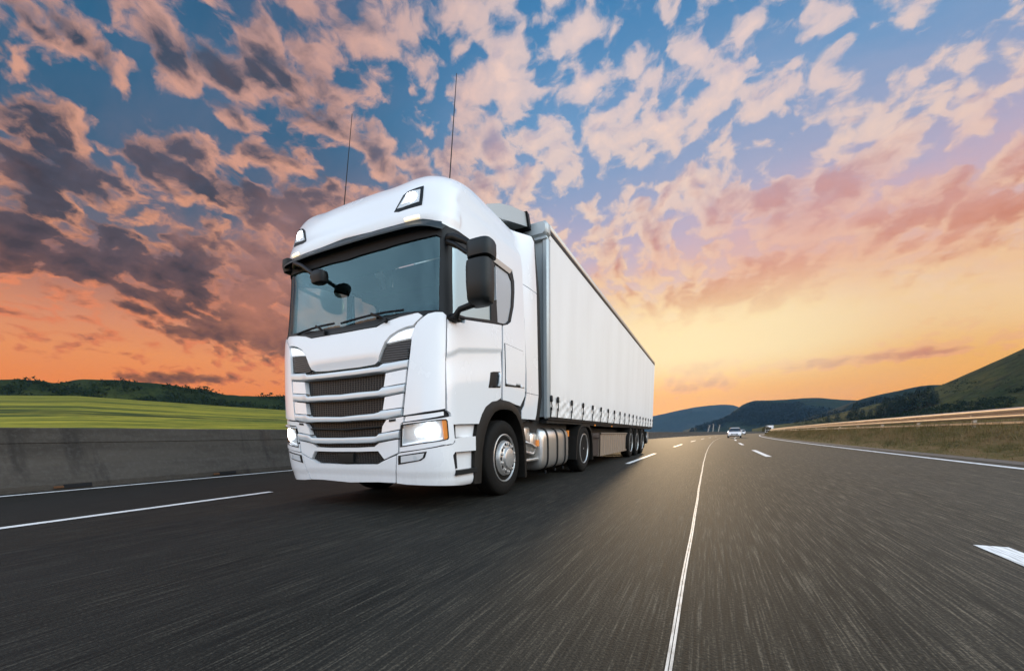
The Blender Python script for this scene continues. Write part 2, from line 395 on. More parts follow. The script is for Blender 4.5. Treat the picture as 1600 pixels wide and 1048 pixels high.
# ------------------------------------------------------------------ cab surface: (s, z) -> point; |s| 0..1 wraps the front, 1..2 runs back along the side
# z, w, y0, D, n
KEYS=np.array([
(0.24,1.20,0.115,0.45,3.5),
(0.29,1.235,0.08,0.45,3.5),
(0.40,1.245,0.065,0.45,3.5),
(0.62,1.25,0.05,0.445,3.5),
(1.00,1.25,0.055,0.44,3.5),
(1.20,1.25,0.07,0.43,3.5),
(1.60,1.25,0.11,0.42,3.5),
(1.95,1.24,0.155,0.40,3.5),
(2.10,1.23,0.19,0.395,3.4),
(2.40,1.215,0.235,0.39,3.3),
(2.75,1.205,0.28,0.39,3.2),
(2.88,1.20,0.285,0.405,3.2),
(3.00,1.20,0.305,0.40,3.2),
(3.15,1.195,0.345,0.42,3.2),
(3.30,1.18,0.39,0.46,3.1),
(3.42,1.15,0.455,0.525,3.0),
(3.52,1.10,0.57,0.60,2.8),
(3.60,1.04,0.72,0.68,2.6),
(3.67,0.95,0.95,0.72,2.4),
(3.73,0.82,1.30,0.65,2.3),
(3.77,0.62,1.75,0.40,2.2)])
YB=2.28
def _pchip(x,y,xi):
    h=np.diff(x); d=np.diff(y)/h
    m=np.zeros_like(y); m[0]=d[0]; m[-1]=d[-1]
    for i in range(1,len(x)-1):
        if d[i-1]*d[i]>0:
            w1=2*h[i]+h[i-1]; w2=h[i]+2*h[i-1]
            m[i]=(w1+w2)/(w1/d[i-1]+w2/d[i])
    i=np.clip(np.searchsorted(x,xi)-1,0,len(h)-1); t=(xi-x[i])/h[i]
    return (1+2*t)*(1-t)**2*y[i]+t*(1-t)**2*h[i]*m[i]+t*t*(3-2*t)*y[i+1]+t*t*(t-1)*h[i]*m[i+1]
def prm(z):
    z=np.asarray(z,float)
    return [_pchip(KEYS[:,0],KEYS[:,k],z) for k in (1,2,3,4)]
def S(s,z,off=0.0):
    s=np.asarray(s,float); z=np.asarray(z,float)+0*s; sg=np.sign(s); a=np.abs(s)
    w,y0,D,n=prm(z)
    th=np.clip(a,0,1)*np.pi/2
    sn,cs=np.sin(th),np.maximum(np.cos(th),0)
    r=(sn**n+cs**n)**(-1/n)
    x=w*r*sn; y=y0+D-D*r*cs
    t=np.clip(a-1,0,1); y=y+t*(YB-y0-D)
    q=np.clip((.85-x/w)/.45,0,1); q=q*q*(3-2*q); h=np.clip((z-3.15)/.37,0,1); h=h*h*(3-2*h)
    return np.stack([np.where(sg<0,-x,x),y,z-.07*q*h],-1)

def SN(s, z, off=0.):
    s = np.asarray(s, float); z = np.clip(np.asarray(z, float), .25, 3.765)
    e = 2e-3
    p = S(s, z); n = np.cross(S(s+e, z)-S(s-e, z), S(s, z+e)-S(s, z-e))
    n /= np.maximum(np.linalg.norm(n, axis=-1, keepdims=True), 1e-9)
    return p+n*np.asarray(off)[..., None] if np.ndim(off) else p+n*off, n
POLY = {
'C_hood':[(0.0,1.923),(0.118,1.926),(0.242,1.926),(0.294,1.963),(0.34,1.981),(0.408,2.009),(0.478,2.016),(0.508,1.984),(0.468,1.926),(0.452,1.895),(0.41,1.885),(0.366,1.86),(0.322,1.817),(0.296,1.767),(0.276,1.693),(0.25,1.58),(0.222,1.555),(0.122,1.545),(0.0,1.545)],
'drl_white':[(0.454,1.878),(0.41,1.867),(0.366,1.845),(0.324,1.802),(0.3,1.754),(0.434,1.779)],
'drl_dark':[(0.298,1.741),(0.434,1.769),(0.424,1.585),(0.288,1.557),(0.258,1.57),(0.282,1.691)],
'C_mesh0':[(0.0,1.537),(0.122,1.534),(0.226,1.545),(0.254,1.567),(0.284,1.55),(0.266,1.509),(0.122,1.502),(0.0,1.502)],
'C_bar1':[(0.0,1.509),(0.122,1.509),(0.266,1.514),(0.286,1.545),(0.424,1.565),(0.42,1.486),(0.292,1.459),(0.122,1.451),(0.0,1.451)],
'C_mesh1':[(0.0,1.461),(0.122,1.461),(0.296,1.469),(0.292,1.436),(0.282,1.302),(0.274,1.269),(0.122,1.262),(0.0,1.254)],
'block1':[(0.298,1.449),(0.416,1.476),(0.408,1.335),(0.286,1.31)],
'C_bar2':[(0.0,1.264),(0.122,1.272),(0.262,1.272),(0.282,1.295),(0.284,1.305),(0.408,1.328),(0.4,1.247),(0.288,1.219),(0.266,1.216),(0.122,1.209),(0.0,1.204)],
'C_mesh2':[(0.0,1.211),(0.122,1.216),(0.288,1.227),(0.286,1.206),(0.274,1.075),(0.256,1.042),(0.12,1.02),(0.0,1.015)],
'block2':[(0.292,1.209),(0.4,1.237),(0.39,1.095),(0.28,1.075)],
'C_bar3':[(0.0,1.025),(0.12,1.035),(0.234,1.042),(0.264,1.055),(0.276,1.07),(0.39,1.088),(0.386,1.017),(0.298,0.984),(0.118,0.977),(0.0,0.972)],
'C_mesh3':[(0.0,0.979),(0.118,0.982),(0.296,0.987),(0.294,0.969),(0.272,0.911),(0.246,0.805),(0.11,0.795),(0.0,0.795)],
'C_ledge3':[(0.0,0.899),(0.116,0.909),(0.272,0.919),(0.268,0.901),(0.114,0.888),(0.0,0.878)],
'block3':[(0.3,0.979),(0.398,1.005),(0.394,0.949),(0.38,0.931),(0.376,0.876),(0.266,0.841),(0.274,0.914)],
'vent3':[(0.318,0.977),(0.354,0.984),(0.354,0.962),(0.316,0.954)],
'C_bar4':[(0.0,0.8),(0.112,0.803),(0.246,0.808),(0.256,0.833),(0.372,0.866),(0.364,0.788),(0.244,0.752),(0.222,0.742),(0.108,0.737),(0.0,0.737)],
'C_mesh4':[(0.0,0.745),(0.108,0.745),(0.248,0.752),(0.24,0.727),(0.214,0.704),(0.106,0.699),(0.0,0.699)],
'C_bumper':[(0.0,0.694),(0.106,0.694),(0.218,0.702),(0.25,0.742),(0.364,0.777),(0.358,0.634),(0.33,0.611),(0.274,0.565),(0.24,0.651),(0.104,0.646),(0.0,0.646)],
'C_mesh5':[(0.0,0.641),(0.104,0.641),(0.24,0.641),(0.272,0.563),(0.226,0.52),(0.094,0.518),(0.0,0.513)],
'C_plate':[(0.0,0.629),(0.062,0.629),(0.054,0.525),(0.0,0.523)],
'C_bumperlow':[(0.0,0.507),(0.094,0.51),(0.228,0.515),(0.276,0.558),(0.33,0.601),(0.348,0.613),(0.34,0.51),(0.322,0.311),(0.212,0.313),(0.0,0.296)],
'head_housing':[(0.396,0.941),(0.774,1.002),(0.802,0.969),(0.828,0.757),(0.786,0.719),(0.642,0.707),(0.366,0.641),(0.38,0.871)],
'head_strip':[(0.406,1.005),(0.68,1.05),(0.682,1.007),(0.396,0.949)],
'head_lens':[(0.386,0.919),(0.428,0.929),(0.536,0.949),(0.644,0.964),(0.696,0.967),(0.714,0.949),(0.724,0.782),(0.712,0.767),(0.664,0.757),(0.498,0.73),(0.376,0.697)],
'head_amber':[(0.656,0.959),(0.694,0.964),(0.71,0.944),(0.72,0.785),(0.704,0.77),(0.674,0.767)],
'fog':[(0.358,0.606),(0.438,0.629),(0.524,0.649),(0.51,0.586),(0.482,0.555),(0.416,0.535),(0.354,0.513)],
'bumper_side':[(0.35,0.618),(0.364,0.634),(0.496,0.669),(0.64,0.699),(0.796,0.714),(0.844,0.737),(0.84,0.777),(1.17,0.795),(1.166,0.631),(0.834,0.629),(0.79,0.598),(0.814,0.429),(1.126,0.407),(1.14,0.24),(0.686,0.273),(0.388,0.296),(0.326,0.308),(0.342,0.502)],
'corner':[(0.512,1.976),(0.54,2.004),(0.594,2.021),(0.666,2.024),(0.714,1.996),(0.71,1.931),(0.698,1.666),(0.7,1.317),(0.698,1.073),(0.522,1.042),(0.396,1.012),(0.414,1.325),(0.43,1.58),(0.442,1.779),(0.46,1.888),(0.476,1.926)],
'C_visor':[(0.0,2.93),(0.192,2.912),(0.338,2.915),(0.442,2.925),(0.504,2.935),(0.572,2.922),(0.66,2.899),(0.712,2.889),(0.662,2.836),(0.604,2.834),(0.504,2.829),(0.388,2.811),(0.19,2.799),(0.0,2.796)],
'C_glass':[(0.0,2.708),(0.114,2.718),(0.27,2.72),(0.42,2.741),(0.532,2.761),(0.608,2.783),(0.638,2.771),(0.638,2.672),(0.632,2.324),(0.624,2.044),(0.502,2.037),(0.406,2.039),(0.3,2.031),(0.236,2.011),(0.114,2.001),(0.0,2.001)],
'C_winframe':[(0.0,2.937),(0.192,2.92),(0.338,2.92),(0.442,2.93),(0.504,2.94),(0.572,2.93),(0.66,2.907),(0.772,2.892),(0.812,2.862),(0.808,2.715),(0.812,2.016),(0.738,1.989),(0.672,2.016),(0.594,2.014),(0.54,1.996),(0.512,1.973),(0.478,2.006),(0.408,2.001),(0.34,1.971),(0.294,1.953),(0.242,1.915),(0.118,1.918),(0.0,1.92)],
'roof_lamp':[(0.332,3.046),(0.362,3.033),(0.494,3.074),(0.494,3.283),(0.454,3.27),(0.404,3.248),(0.376,3.21)],
'roof_lens':[(0.35,3.071),(0.382,3.074),(0.476,3.106),(0.476,3.243),(0.428,3.235),(0.406,3.222),(0.384,3.182)],
'marker':[(0.398,2.95),(0.486,2.965),(0.488,2.94),(0.402,2.925)],
'C_roofcrease':[(0.0,2.902),(0.0,2.889)],
'sidewin':[(0.77,2.882),(1.122,2.907),(1.452,2.935),(1.788,2.95),(1.828,2.826),(1.824,2.688),(1.8,2.491),(1.736,2.276),(1.672,2.216),(1.616,2.188),(1.416,2.137),(1.076,2.042),(0.876,1.999),(0.808,2.009),(0.802,2.715)],
'glassfront':[(0.816,2.708),(0.966,2.725),(1.134,2.796),(1.432,2.846),(1.414,2.168),(1.076,2.064),(0.836,2.029)],
'bpillar':[(1.432,2.854),(1.494,2.864),(1.51,2.188),(1.418,2.163)],
'glassrear':[(1.498,2.867),(1.724,2.874),(1.78,2.804),(1.78,2.667),(1.758,2.478),(1.702,2.281),(1.65,2.226),(1.604,2.203),(1.512,2.183)],
'winrim':[(1.452,2.935),(1.788,2.95),(1.736,2.879),(1.442,2.872)],
'door':[(0.728,1.976),(0.784,1.966),(0.878,1.951),(1.062,1.986),(1.068,2.029),(1.416,2.13),(1.572,2.173),(1.564,1.994),(1.54,1.439),(1.534,1.264),(1.456,1.214),(1.336,1.103),(1.246,0.934),(0.83,0.914),(0.796,0.969),(0.776,1.032),(0.72,1.058),(0.714,1.572)],
'handle':[(1.384,1.55),(1.42,1.565),(1.52,1.587),(1.52,1.393),(1.35,1.363)],
'cabback':[(1.592,2.173),(1.626,2.18),(1.682,2.208),(1.754,2.274),(1.826,2.501),(1.852,2.7),(1.856,2.841),(1.816,2.978),(1.452,2.952),(1.52,3.596),(1.71,3.581),(1.772,3.371),(1.838,3.28),(1.936,3.005),(2.0,2.662),(2.0,2.231),(1.958,1.517),(1.95,1.355),(1.858,1.201),(1.778,1.211),(1.666,1.239),(1.562,1.247),(1.56,1.444),(1.584,2.001)],
'locker':[(1.602,1.961),(1.934,1.958),(1.936,1.459),(1.596,1.426)],
'crease':[(0.706,1.661),(1.548,1.888)],
'hoodcrease':[(0.538,1.615),(0.706,1.661)],
}
def inside(P, poly):
    x, y = P[:, 0], P[:, 1]; r = np.zeros(len(P), bool); n = len(poly)
    for i in range(n):
        x1, y1 = poly[i]; x2, y2 = poly[(i+1) % n]
        if y1 == y2: continue
        c = ((y1 > y) != (y2 > y)) & (x < (x2-x1)*(y-y1)/(y2-y1)+x1); r ^= c
    return r
def edist(P, poly):
    d = np.full(len(P), 1e9); A = np.array(poly)
    for i in range(len(A)):
        a, b = A[i], A[(i+1) % len(A)]; ab = b-a; L = max(float(ab@ab), 1e-12)
        t = np.clip(((P-a)@ab)/L, 0, 1); d = np.minimum(d, np.linalg.norm(P-a-t[:, None]*ab, axis=1))
    return d
US = 1.6
def sym(half): return half+[(-s, z) for s, z in half[::-1] if abs(s) > 1e-6]
def flip(poly): return [(-s, z) for s, z in poly][::-1]
def dens(poly, step):
    out = []
    for i in range(len(poly)):
        a, b = poly[i], poly[(i+1) % len(poly)]; L = math.hypot((b[0]-a[0]), b[1]-a[1]); n = max(1, int(L/step+.5))
        out += [(a[0]+(b[0]-a[0])*k/n, a[1]+(b[1]-a[1])*k/n) for k in range(n)]
    return out
def inset(poly, d):
    """shrink an outline by d metres so that panel gaps show"""
    Q = [(s*US, z) for s, z in poly]; n = len(Q)
    ar = sum(Q[i][0]*Q[(i+1)%n][1]-Q[(i+1)%n][0]*Q[i][1] for i in range(n)); sg = 1 if ar > 0 else -1
    out = []
    for i in range(n):
        a, b, c = Q[i-1], Q[i], Q[(i+1) % n]
        e1 = (b[0]-a[0], b[1]-a[1]); e2 = (c[0]-b[0], c[1]-b[1]); l1 = math.hypot(*e1) or 1; l2 = math.hypot(*e2) or 1
        n1 = (-e1[1]/l1*sg, e1[0]/l1*sg); n2 = (-e2[1]/l2*sg, e2[0]/l2*sg); k = max(.35, 1+n1[0]*n2[0]+n1[1]*n2[1])
        out.append(((b[0]+d*(n1[0]+n2[0])/k)/US, b[1]+d*(n1[1]+n2[1])/k))
    return out
def skin(name, poly, m, parent=None, off=0., thick=.02, holes=(), step=.035, fn=None, angle=35, cap=False, gapw=None):
    """a panel of the cab surface bounded by an outline in (s, z)"""
    if gapw is None: gapw = .0026 if m is white and name not in ('cab_shell', 'locker_flap') else 0.
    if gapw: poly = inset(poly, gapw)
    loops = [dens([(s*US, z) for s, z in L], step) for L in [poly]+list(holes)]
    # drop doubles
    loops = [[p for i, p in enumerate(L) if math.dist(p, L[i-1]) > 1e-4] for L in loops]
    A = np.array(loops[0]); gx = np.arange(A[:,0].min(), A[:,0].max(), step); gy = np.arange(A[:,1].min(), A[:,1].max(), step)
    G = np.array([(x+(j % 2)*step*.5, y) for j, y in enumerate(gy) for x in gx])
    if len(G):
        k = inside(G, loops[0]) & (edist(G, loops[0]) > step*.5)
        for H in loops[1:]: k &= ~inside(G, H) & (edist(G, H) > step*.5)
        G = G[k]
    pts, edges, lidx = [], [], []
    for L in loops:
        o = len(pts); pts += L; n = len(L); edges += [(o+i, o+(i+1) % n) for i in range(n)]; lidx.append(list(range(o, o+n)))
    pts += [tuple(p) for p in G]
    V2, E2, F2, ov, oe, of = delaunay_2d_cdt([Vector(p) for p in pts], edges, [], 0, 1e-6)
    imap = {}
    for i, src in enumerate(ov):
        for q in src: imap[q] = i
    P2 = np.array([(v.x, v.y) for v in V2]); F2 = [tuple(f) for f in F2]
    C2 = np.array([P2[list(f)].mean(0) for f in F2]); k = inside(C2, loops[0])
    for H in loops[1:]: k &= ~inside(C2, H)
    F = [f for f, q in zip(F2, k) if q]
    s, z = P2[:, 0]/US, P2[:, 1]
    o = np.full(len(s), off, float)
    if fn is not None: o = o+fn(s, z)
    V, N = SN(s, z, o)
    FF = []
    for f in F:
        a, b, c = V[f[0]], V[f[1]], V[f[2]]; nn = np.cross(b-a, c-a)
        FF.append(f if nn@N[f[0]] > 0 else f[::-1])
    V = list(V); Vb, _ = SN(s, z, o-thick)
    if thick > 0:
        # every rim edge belongs to one face: wall it inwards
        cnt = {}
        for f in FF:
            for i in range(3):
                e = (f[i], f[(i+1) % 3]); cnt[e] = 1
        rim = [e for e in cnt if (e[1], e[0]) not in cnt]; ri = {}
        for a, b in rim:
            for q in (a, b):
                if q not in ri: ri[q] = len(V); V.append(Vb[q])
            FF.append((b, a, ri[a], ri[b]))
        if cap:
            base = {}
            for i in range(len(s)): base[i] = ri.get(i)
            for f in F:
                for q in f:
                    if base[q] is None: base[q] = len(V); V.append(Vb[q])
            FF += [tuple(base[q] for q in f[::-1]) if True else f for f in FF[:len(F)]]
    return mesh(name, V, FF, m, parent, angle=angle)
def panel(name, poly, xf, m, parent, sg=1, thick=.04, step=.06, angle=35):
    """a flat-ish panel outlined in (y, z); xf(y, z) gives its distance from the centre line"""
    L = dens(poly, step); A = np.array(L)
    G = np.array([(x, y) for x in np.arange(A[:,0].min(), A[:,0].max(), step) for y in np.arange(A[:,1].min(), A[:,1].max(), step)])
    G = G[inside(G, L) & (edist(G, L) > step*.5)]
    n = len(L); pts = L+[tuple(p) for p in G]
    V2, E2, F2, ov, oe, of = delaunay_2d_cdt([Vector(p) for p in pts], [(i, (i+1) % n) for i in range(n)], [], 0, 1e-6)
    Q = np.array([(v.x, v.y) for v in V2]); C2 = np.array([Q[list(f)].mean(0) for f in F2]); k = inside(C2, L)
    F = [tuple(f) for f, q in zip(F2, k) if q]
    X = np.array([xf(y, z) for y, z in Q]); N = len(Q)
    V = [(sg*x, y, z) for x, (y, z) in zip(X, Q)]+[(sg*(x-thick), y, z) for x, (y, z) in zip(X, Q)]
    FF = []; cnt = set()
    for f in F:
        a, b, c = Q[f[0]], Q[f[1]], Q[f[2]]; ccw = (b[0]-a[0])*(c[1]-a[1])-(b[1]-a[1])*(c[0]-a[0]) > 0
        if not ccw: f = f[::-1]
        for i in range(3): cnt.add((f[i], f[(i+1) % 3]))
        FF.append(f); FF.append(tuple(i+N for i in f[::-1]))
    for a, b in cnt:
        if (b, a) not in cnt: FF.append((b, a, a+N, b+N))
    if sg < 0: FF = [f[::-1] for f in FF]
    return mesh(name, V, FF, m, parent, angle=angle)
def strip(name, top, bot, m, parent=None, off=.0, bulge=.02, thick=.05, cols=80, rows=9, push=None):
    """a bar between two edge lines, convex in section"""
    def rs(L, s): L = sorted(L); return np.interp(s, [p[0] for p in L], [p[1] for p in L])
    smin = min(p[0] for p in top); smax = max(p[0] for p in top); bmax = max(p[0] for p in bot); bmin = min(p[0] for p in bot)
    t = np.linspace(0, 1, cols); V = []; F = []
    st = smin+(smax-smin)*t; sb = bmin+(bmax-bmin)*t; zt = rs(top, st); zb = rs(bot, sb)
    for i in range(rows):
        v = i/(rows-1); s = st*(1-v)+sb*v; z = zt*(1-v)+zb*v
        o = off+bulge*((1-abs(2*v-1)**9)*.75+.25*(1-abs((v-.42)/.58)))*np.ones(cols)
        if push is not None: o = o+push(s)
        if i in (0, rows-1): o = o
        V += list(SN(s, z, o)[0])
    # side walls
    for v in (1, 0):
        s = st*(1-v)+sb*v; z = zt*(1-v)+zb*v; V += list(SN(s, z, off-thick+0*s)[0])
    n = cols
    for i in range(rows+1):
        for j in range(n-1): F.append((i*n+j, (i+1)*n+j, (i+1)*n+j+1, i*n+j+1))
    F.append(tuple(i*n for i in range(rows+2))[::-1]); F.append(tuple(i*n+n-1 for i in range(rows+2)))
    return mesh(name, V, F, m, parent, angle=38)
def smooth(x, a, b):
    t = np.clip((x-a)/(b-a), 0, 1); return t*t*(3-2*t)

# ------------------------------------------------------------------ the lorry
TRUCK = thing('lorry_tractor', 'white lorry tractor unit with lit headlights at the front of the trailer', 'lorry')
P = POLY
# --- main shell: roof, rear sides (the front, doors and windows are separate panels)
vis = P['C_visor'][:8]; sw = P['sidewin'][:10]; cbk = P['cabback']
half = [(0., vis[0][1])]+vis[1:]+sw+[cbk[0], cbk[23], cbk[22], cbk[21], cbk[20], cbk[19], cbk[18], (1.92, 1.30), cbk[17], cbk[16], (2., 2.2), (2., 3.765), (0., 3.765)]
def f_cab(s, z):
    a = np.abs(s); o = 0*z
    # raised brow over the windscreen, long crease along the roof side
    o += .012*smooth(z, 2.93, 2.96)*(1-smooth(z, 3.02, 3.07))*(a < 1.0)
    zc = 3.22+.10*(a-1.)
    o += -.012*smooth(z, zc-.06, zc)*(1-smooth(z, zc, zc+.18))*smooth(a, .75, .95)
    # shallow dish round the rear side window
    return o
cab = skin('cab_shell', sym(half), white, TRUCK, thick=.025, step=.04, fn=f_cab)
# --- front panels
skin('bonnet_panel', sym(P['C_hood']), white, TRUCK, off=.006, thick=.05,
     fn=lambda s, z: -.03*(1-smooth(z, 1.54, 1.66))*(1-smooth(np.abs(s), .22, .30)))
def f_corner(s, z):      # the pressed line that runs on into the door
    a = np.abs(s); x = np.where(a < 1, a, 1+(a-1)); zc = 1.60+.085*(a-.65)/.35+np.where(a > 1, (a-1)*.20, 0)
    k = smooth(a, .60, .92)
    return -.016*k*smooth(z, zc+.02, zc-.02)*smooth(z, zc-.42, zc-.05)
def f_door(s, z):
    a = np.abs(s); zc = 1.64+(a-.85)*.30
    o = -.016*smooth(z, zc+.02, zc-.02)*smooth(z, zc-.36, zc-.05)*(1-smooth(a, 1.45, 1.75)*.7)
    # blister above the wheel arch
    S0 = (a-1.40)/.32; Z0 = (z-1.28)/.17
    return o+.0*S0
for sg in (1, -1):
    f = (lambda L: L) if sg > 0 else flip
    skin('corner_panel', f(P['corner']), white, TRUCK, off=.003, thick=.05, fn=f_corner, step=.02)
    dr = skin('door', f(P['door']), white, TRUCK, off=.0, thick=.04, fn=f_door, step=.02)
    # door handle in its recess
    h = skin('door_handle', f(P['handle']), plastic, dr, off=.005, thick=.01, fn=f_door)
    hs = [(s, z) for s, z in P['handle']]
    b = MB()
    pts = [SN(sg*s, z, o)[0] for s, z, o in ((1.487, 1.405, .004), (1.490, 1.44, .020), (1.497, 1.53, .020), (1.50, 1.565, .004))]
    pts = [np.ravel(q) for q in pts]
    b.tube(pts, .016, 8); b.build('grip', silver, h)
    # side glazing
    fr = skin('side_window_frame', f(P['sidewin']), plastic, TRUCK, off=-.004, thick=.03, holes=[f(P['glassfront']), f(P['glassrear'])])
    skin('side_window', f(P['glassfront']), glass_s, fr, off=-.016, thick=0)
    skin('quarter_window', f(P['glassrear']), glass_r, fr, off=-.016, thick=0)
    skin('rain_trim', f(P['winrim']), railm, fr, off=.004, thick=.015)
    # locker flap behind the door: a thin groove outline
    lk = P['locker']; ins = lambda L, k: [(sum(q[0] for q in L)/4+(s-sum(q[0] for q in L)/4)*k, sum(q[1] for q in L)/4+(z-sum(q[1] for q in L)/4)*k) for s, z in L]
    skin('locker_groove', f(lk), gap, TRUCK, off=.006, thick=.006)
    skin('locker_flap', f(inset(lk, .007)), white, TRUCK, off=.011, thick=.008)
    # lamps on the bonnet shoulders
    dl = skin('daytime_lamp', f(P['drl_dark']), louver, TRUCK, off=-.018, thick=.03)
    skin('lens', f(P['drl_white']), lampsoft, dl, off=-.010, thick=.03)
    # headlight
    hh = skin('headlight', f(P['head_housing']), white, TRUCK, off=.012, thick=.05, holes=[f(P['head_lens'])])
    skin('reflector', f(P['head_lens']), lampdim, hh, off=-.028, thick=0)
    skin('lens', f(P['head_lens']), glass_l, hh, off=.006, thick=0)
    skin('frame', f(inset(P['head_lens'], -.004)), plastic, hh, off=.014, thick=.02, holes=[f(inset(P['head_lens'], .006))])
    lo_ = [q for q in P['head_lens'][7:]]; dr_ = [(s, z+.030) for s, z in lo_[1:]]+[(s, z+.012) for s, z in lo_[1:]][::-1]
    skin('light_strip', f(dr_), lampsoft, hh, off=-.02, thick=.01)
    skin('indicator', f(P['head_amber']), amber, hh, off=.002, thick=.01)
    b = MB()
    for (s0, z0, r) in ((.555, .855, .078), (.475, .84, .034)):
        c, n = SN(sg*s0, z0, -.024); c = Vector(np.ravel(c)); n = Vector(np.ravel(n)); u = n.cross(Vector((0,0,1))).normalized(); w = u.cross(n)
        rg = [[tuple(c+n*dz+(u*math.cos(t)+w*math.sin(t))*rr) for t in np.linspace(0, 2*math.pi, 20, endpoint=False)] for dz, rr in ((0, r), (.012, r*.9), (.020, r*.5), (.022, r*.05))]
        b.sloft(rg if sg > 0 else rg)
    b.build('bulb', lampw, hh)
    skin('headlight_strip', f(P['head_strip']), white, TRUCK, off=-.006, thick=.05)
    fg = skin('fog_lamp', f(P['fog']), plastic, TRUCK, off=.009, thick=.03)
    cx = sum(q[0] for q in P['fog'])/7; cz = sum(q[1] for q in P['fog'])/7
    skin('reflector', f([(cx+(s-cx)*.80, cz+(z-cz)*.72) for s, z in P['fog']]), lampdim, fg, off=.013, thick=.006)
    skin('bulb', f([(cx+(.012 if sg > 0 else .012)+.010*math.cos(t), cz+.028*math.sin(t)) for t in np.linspace(0, 2*math.pi, 12, endpoint=False)]), glass_l, fg, off=.016, thick=.003)
    skin('bumper_corner', f(P['bumper_side']), white, TRUCK, off=.004, thick=.06,
         fn=lambda s, z: -.012*smooth(z, .42, .40))
    rl = skin('roof_lamp', f(P['roof_lamp']), plastic, TRUCK, off=.008, thick=.03)
    skin('reflector', f(P['roof_lens']), lampdim, rl, off=.012, thick=.006)
    cx = sum(q[0] for q in P['roof_lens'])/7; cz = sum(q[1] for q in P['roof_lens'])/7
    skin('cell', f([(cx-.004+(s-cx)*.62, cz+(z-cz)*.62) for s, z in P['roof_lens']]), lampsoft, rl, off=.014, thick=.004)
    skin('bulb', f([(cx+.010+.030*math.cos(t), cz+.008+.052*math.sin(t)) for t in np.linspace(0, 2*math.pi, 14, endpoint=False)]), lampw, rl, off=.018, thick=.004)
    ml = skin('marker_lamp', f(P['marker']), warmlit, TRUCK, off=.02, thick=.03)
    skin('vent', f(P['vent3']), gap, TRUCK, off=.008, thick=.005)
# --- grille: recessed meshes, bars and blocks
skin('grille_backing', sym([(0., 1.60), (.25, 1.60), (.41, 1.60), (.44, 1.75), (.47, 1.93), (.44, 1.93), (.40, 1.60), (.355, .62), (.33, .50), (0., .48)]), gap, TRUCK, off=-.085, thick=0)
for sg in (1, -1):
    f = (lambda L: L) if sg > 0 else flip
    skin('panel_backing', f([(.36, .62), (.45, .45), (.93, .45), (.93, .96), (1.28, .96), (1.36, 1.12), (1.5, 1.26), (1.9, 1.26), (1.96, 1.45), (1.96, 2.05), (1.6, 2.13), (1.06, 1.96), (.90, 2.0), (.66, 2.0), (.50, 1.9), (.44, 1.6)]), gap, TRUCK, off=-.034, thick=0)
for i, k in enumerate(('C_mesh0', 'C_mesh1', 'C_mesh2', 'C_mesh3', 'C_mesh4', 'C_mesh5')):
    skin('grille_mesh', sym(P[k]), grille, TRUCK, off=(-.03, -.045, -.045, -.045, -.03, -.03)[i], thick=.02)
for k, nt in (('C_bar1', 5), ('C_bar2', 6), ('C_bar3', 6), ('C_bar4', 5)):
    L = P[k]; top = L[:nt]; bot = L[nt:]
    tp = top+[(-s, z) for s, z in top if s > 0]; bt = bot+[(-s, z) for s, z in bot if s > 0]
    strip('grille_bar', tp, bt, silver, TRUCK, off=.0, bulge=.016, thick=.05,
          push=lambda s: .022*(1-smooth(np.abs(s), .25, .32)))
strip('grille_bar', *[[q for q in P['C_ledge3'][:3]]+[(-s, z) for s, z in P['C_ledge3'][:3] if s > 0], [q for q in P['C_ledge3'][3:]]+[(-s, z) for s, z in P['C_ledge3'][3:] if s > 0]], greyplastic, TRUCK, off=-.03, bulge=.02, thick=.03)
for k in ('block1', 'block2', 'block3'):
    for sg in (1, -1):
        skin('grille_block', P[k] if sg > 0 else flip(P[k]), white, TRUCK, off=.002, thick=.05)
skin('bumper_cover', sym(P['C_bumper']), white, TRUCK, off=.004, thick=.05)
bl = skin('bumper', sym(P['C_bumperlow']), white, TRUCK, off=.004, thick=.06, fn=lambda s, z: -.012*smooth(z, .42, .40))
skin('number_plate_holder', sym(P['C_plate']), greyplastic, TRUCK, off=-.004, thick=.03)
# underside of the bumper, dark inner structure
b = MB(); b.box(-.75, .75, .22, 1.0, .30, .36); b.box(-1.16, 1.16, .52, .62, .36, 1.0); b.box(-.5, .5, .2, 2.2, .55, 1.0)
b.box(-1.18, -.62, .62, .84, .36, .95); b.box(.62, 1.18, .62, .84, .36, .95)
b.build('bumper_beam', chassis, TRUCK)
# entry steps cut into the bumper end
for sg in (1, -1):
    b = MB()
    b.box(min(sg*1.05, sg*1.198), max(sg*1.05, sg*1.198), .28, .93, .36, .945)
    st_ = b.build('entry_step', white, TRUCK)
    b = MB()
    b.box(min(sg*1.17, sg*1.245), max(sg*1.17, sg*1.245), .375, .82, .755, .785); b.build('tread', greyplastic, st_); b = MB()
    b.box(min(sg*1.17, sg*1.262), max(sg*1.17, sg*1.262), .375, .83, .385, .435)
    b.build('tread', greyplastic, st_)
# --- windscreen
fr = skin('windscreen_surround', sym(P['C_winframe']), plastic, TRUCK, off=-.003, thick=.03, holes=[sym(P['C_glass'])])
skin('windscreen', sym(P['C_glass']), glass_w, fr, off=-.012, thick=0)
vt, vb = P['C_visor'][:8], P['C_visor'][8:]
skin('visor_shade_strip', sym([(0., vb[-1][1])]+[q for q in vb[::-1][1:]]+[(.665, 2.80), (.66, 2.76)]+[(s, z-.002) for s, z in P['C_glass'][:6][::-1]]), gap, fr, off=.003, thick=.006)  # black strip painted in for the shade under the visor
strip('sun_visor', [(s, z-.004) for s, z in vt]+[(-s, z-.004) for s, z in vt if s > 0], vb+[(-s, z) for s, z in vb if s > 0], visor_m, TRUCK, off=.005, bulge=.0, thick=.01, cols=120,
      push=lambda s: .0*s)
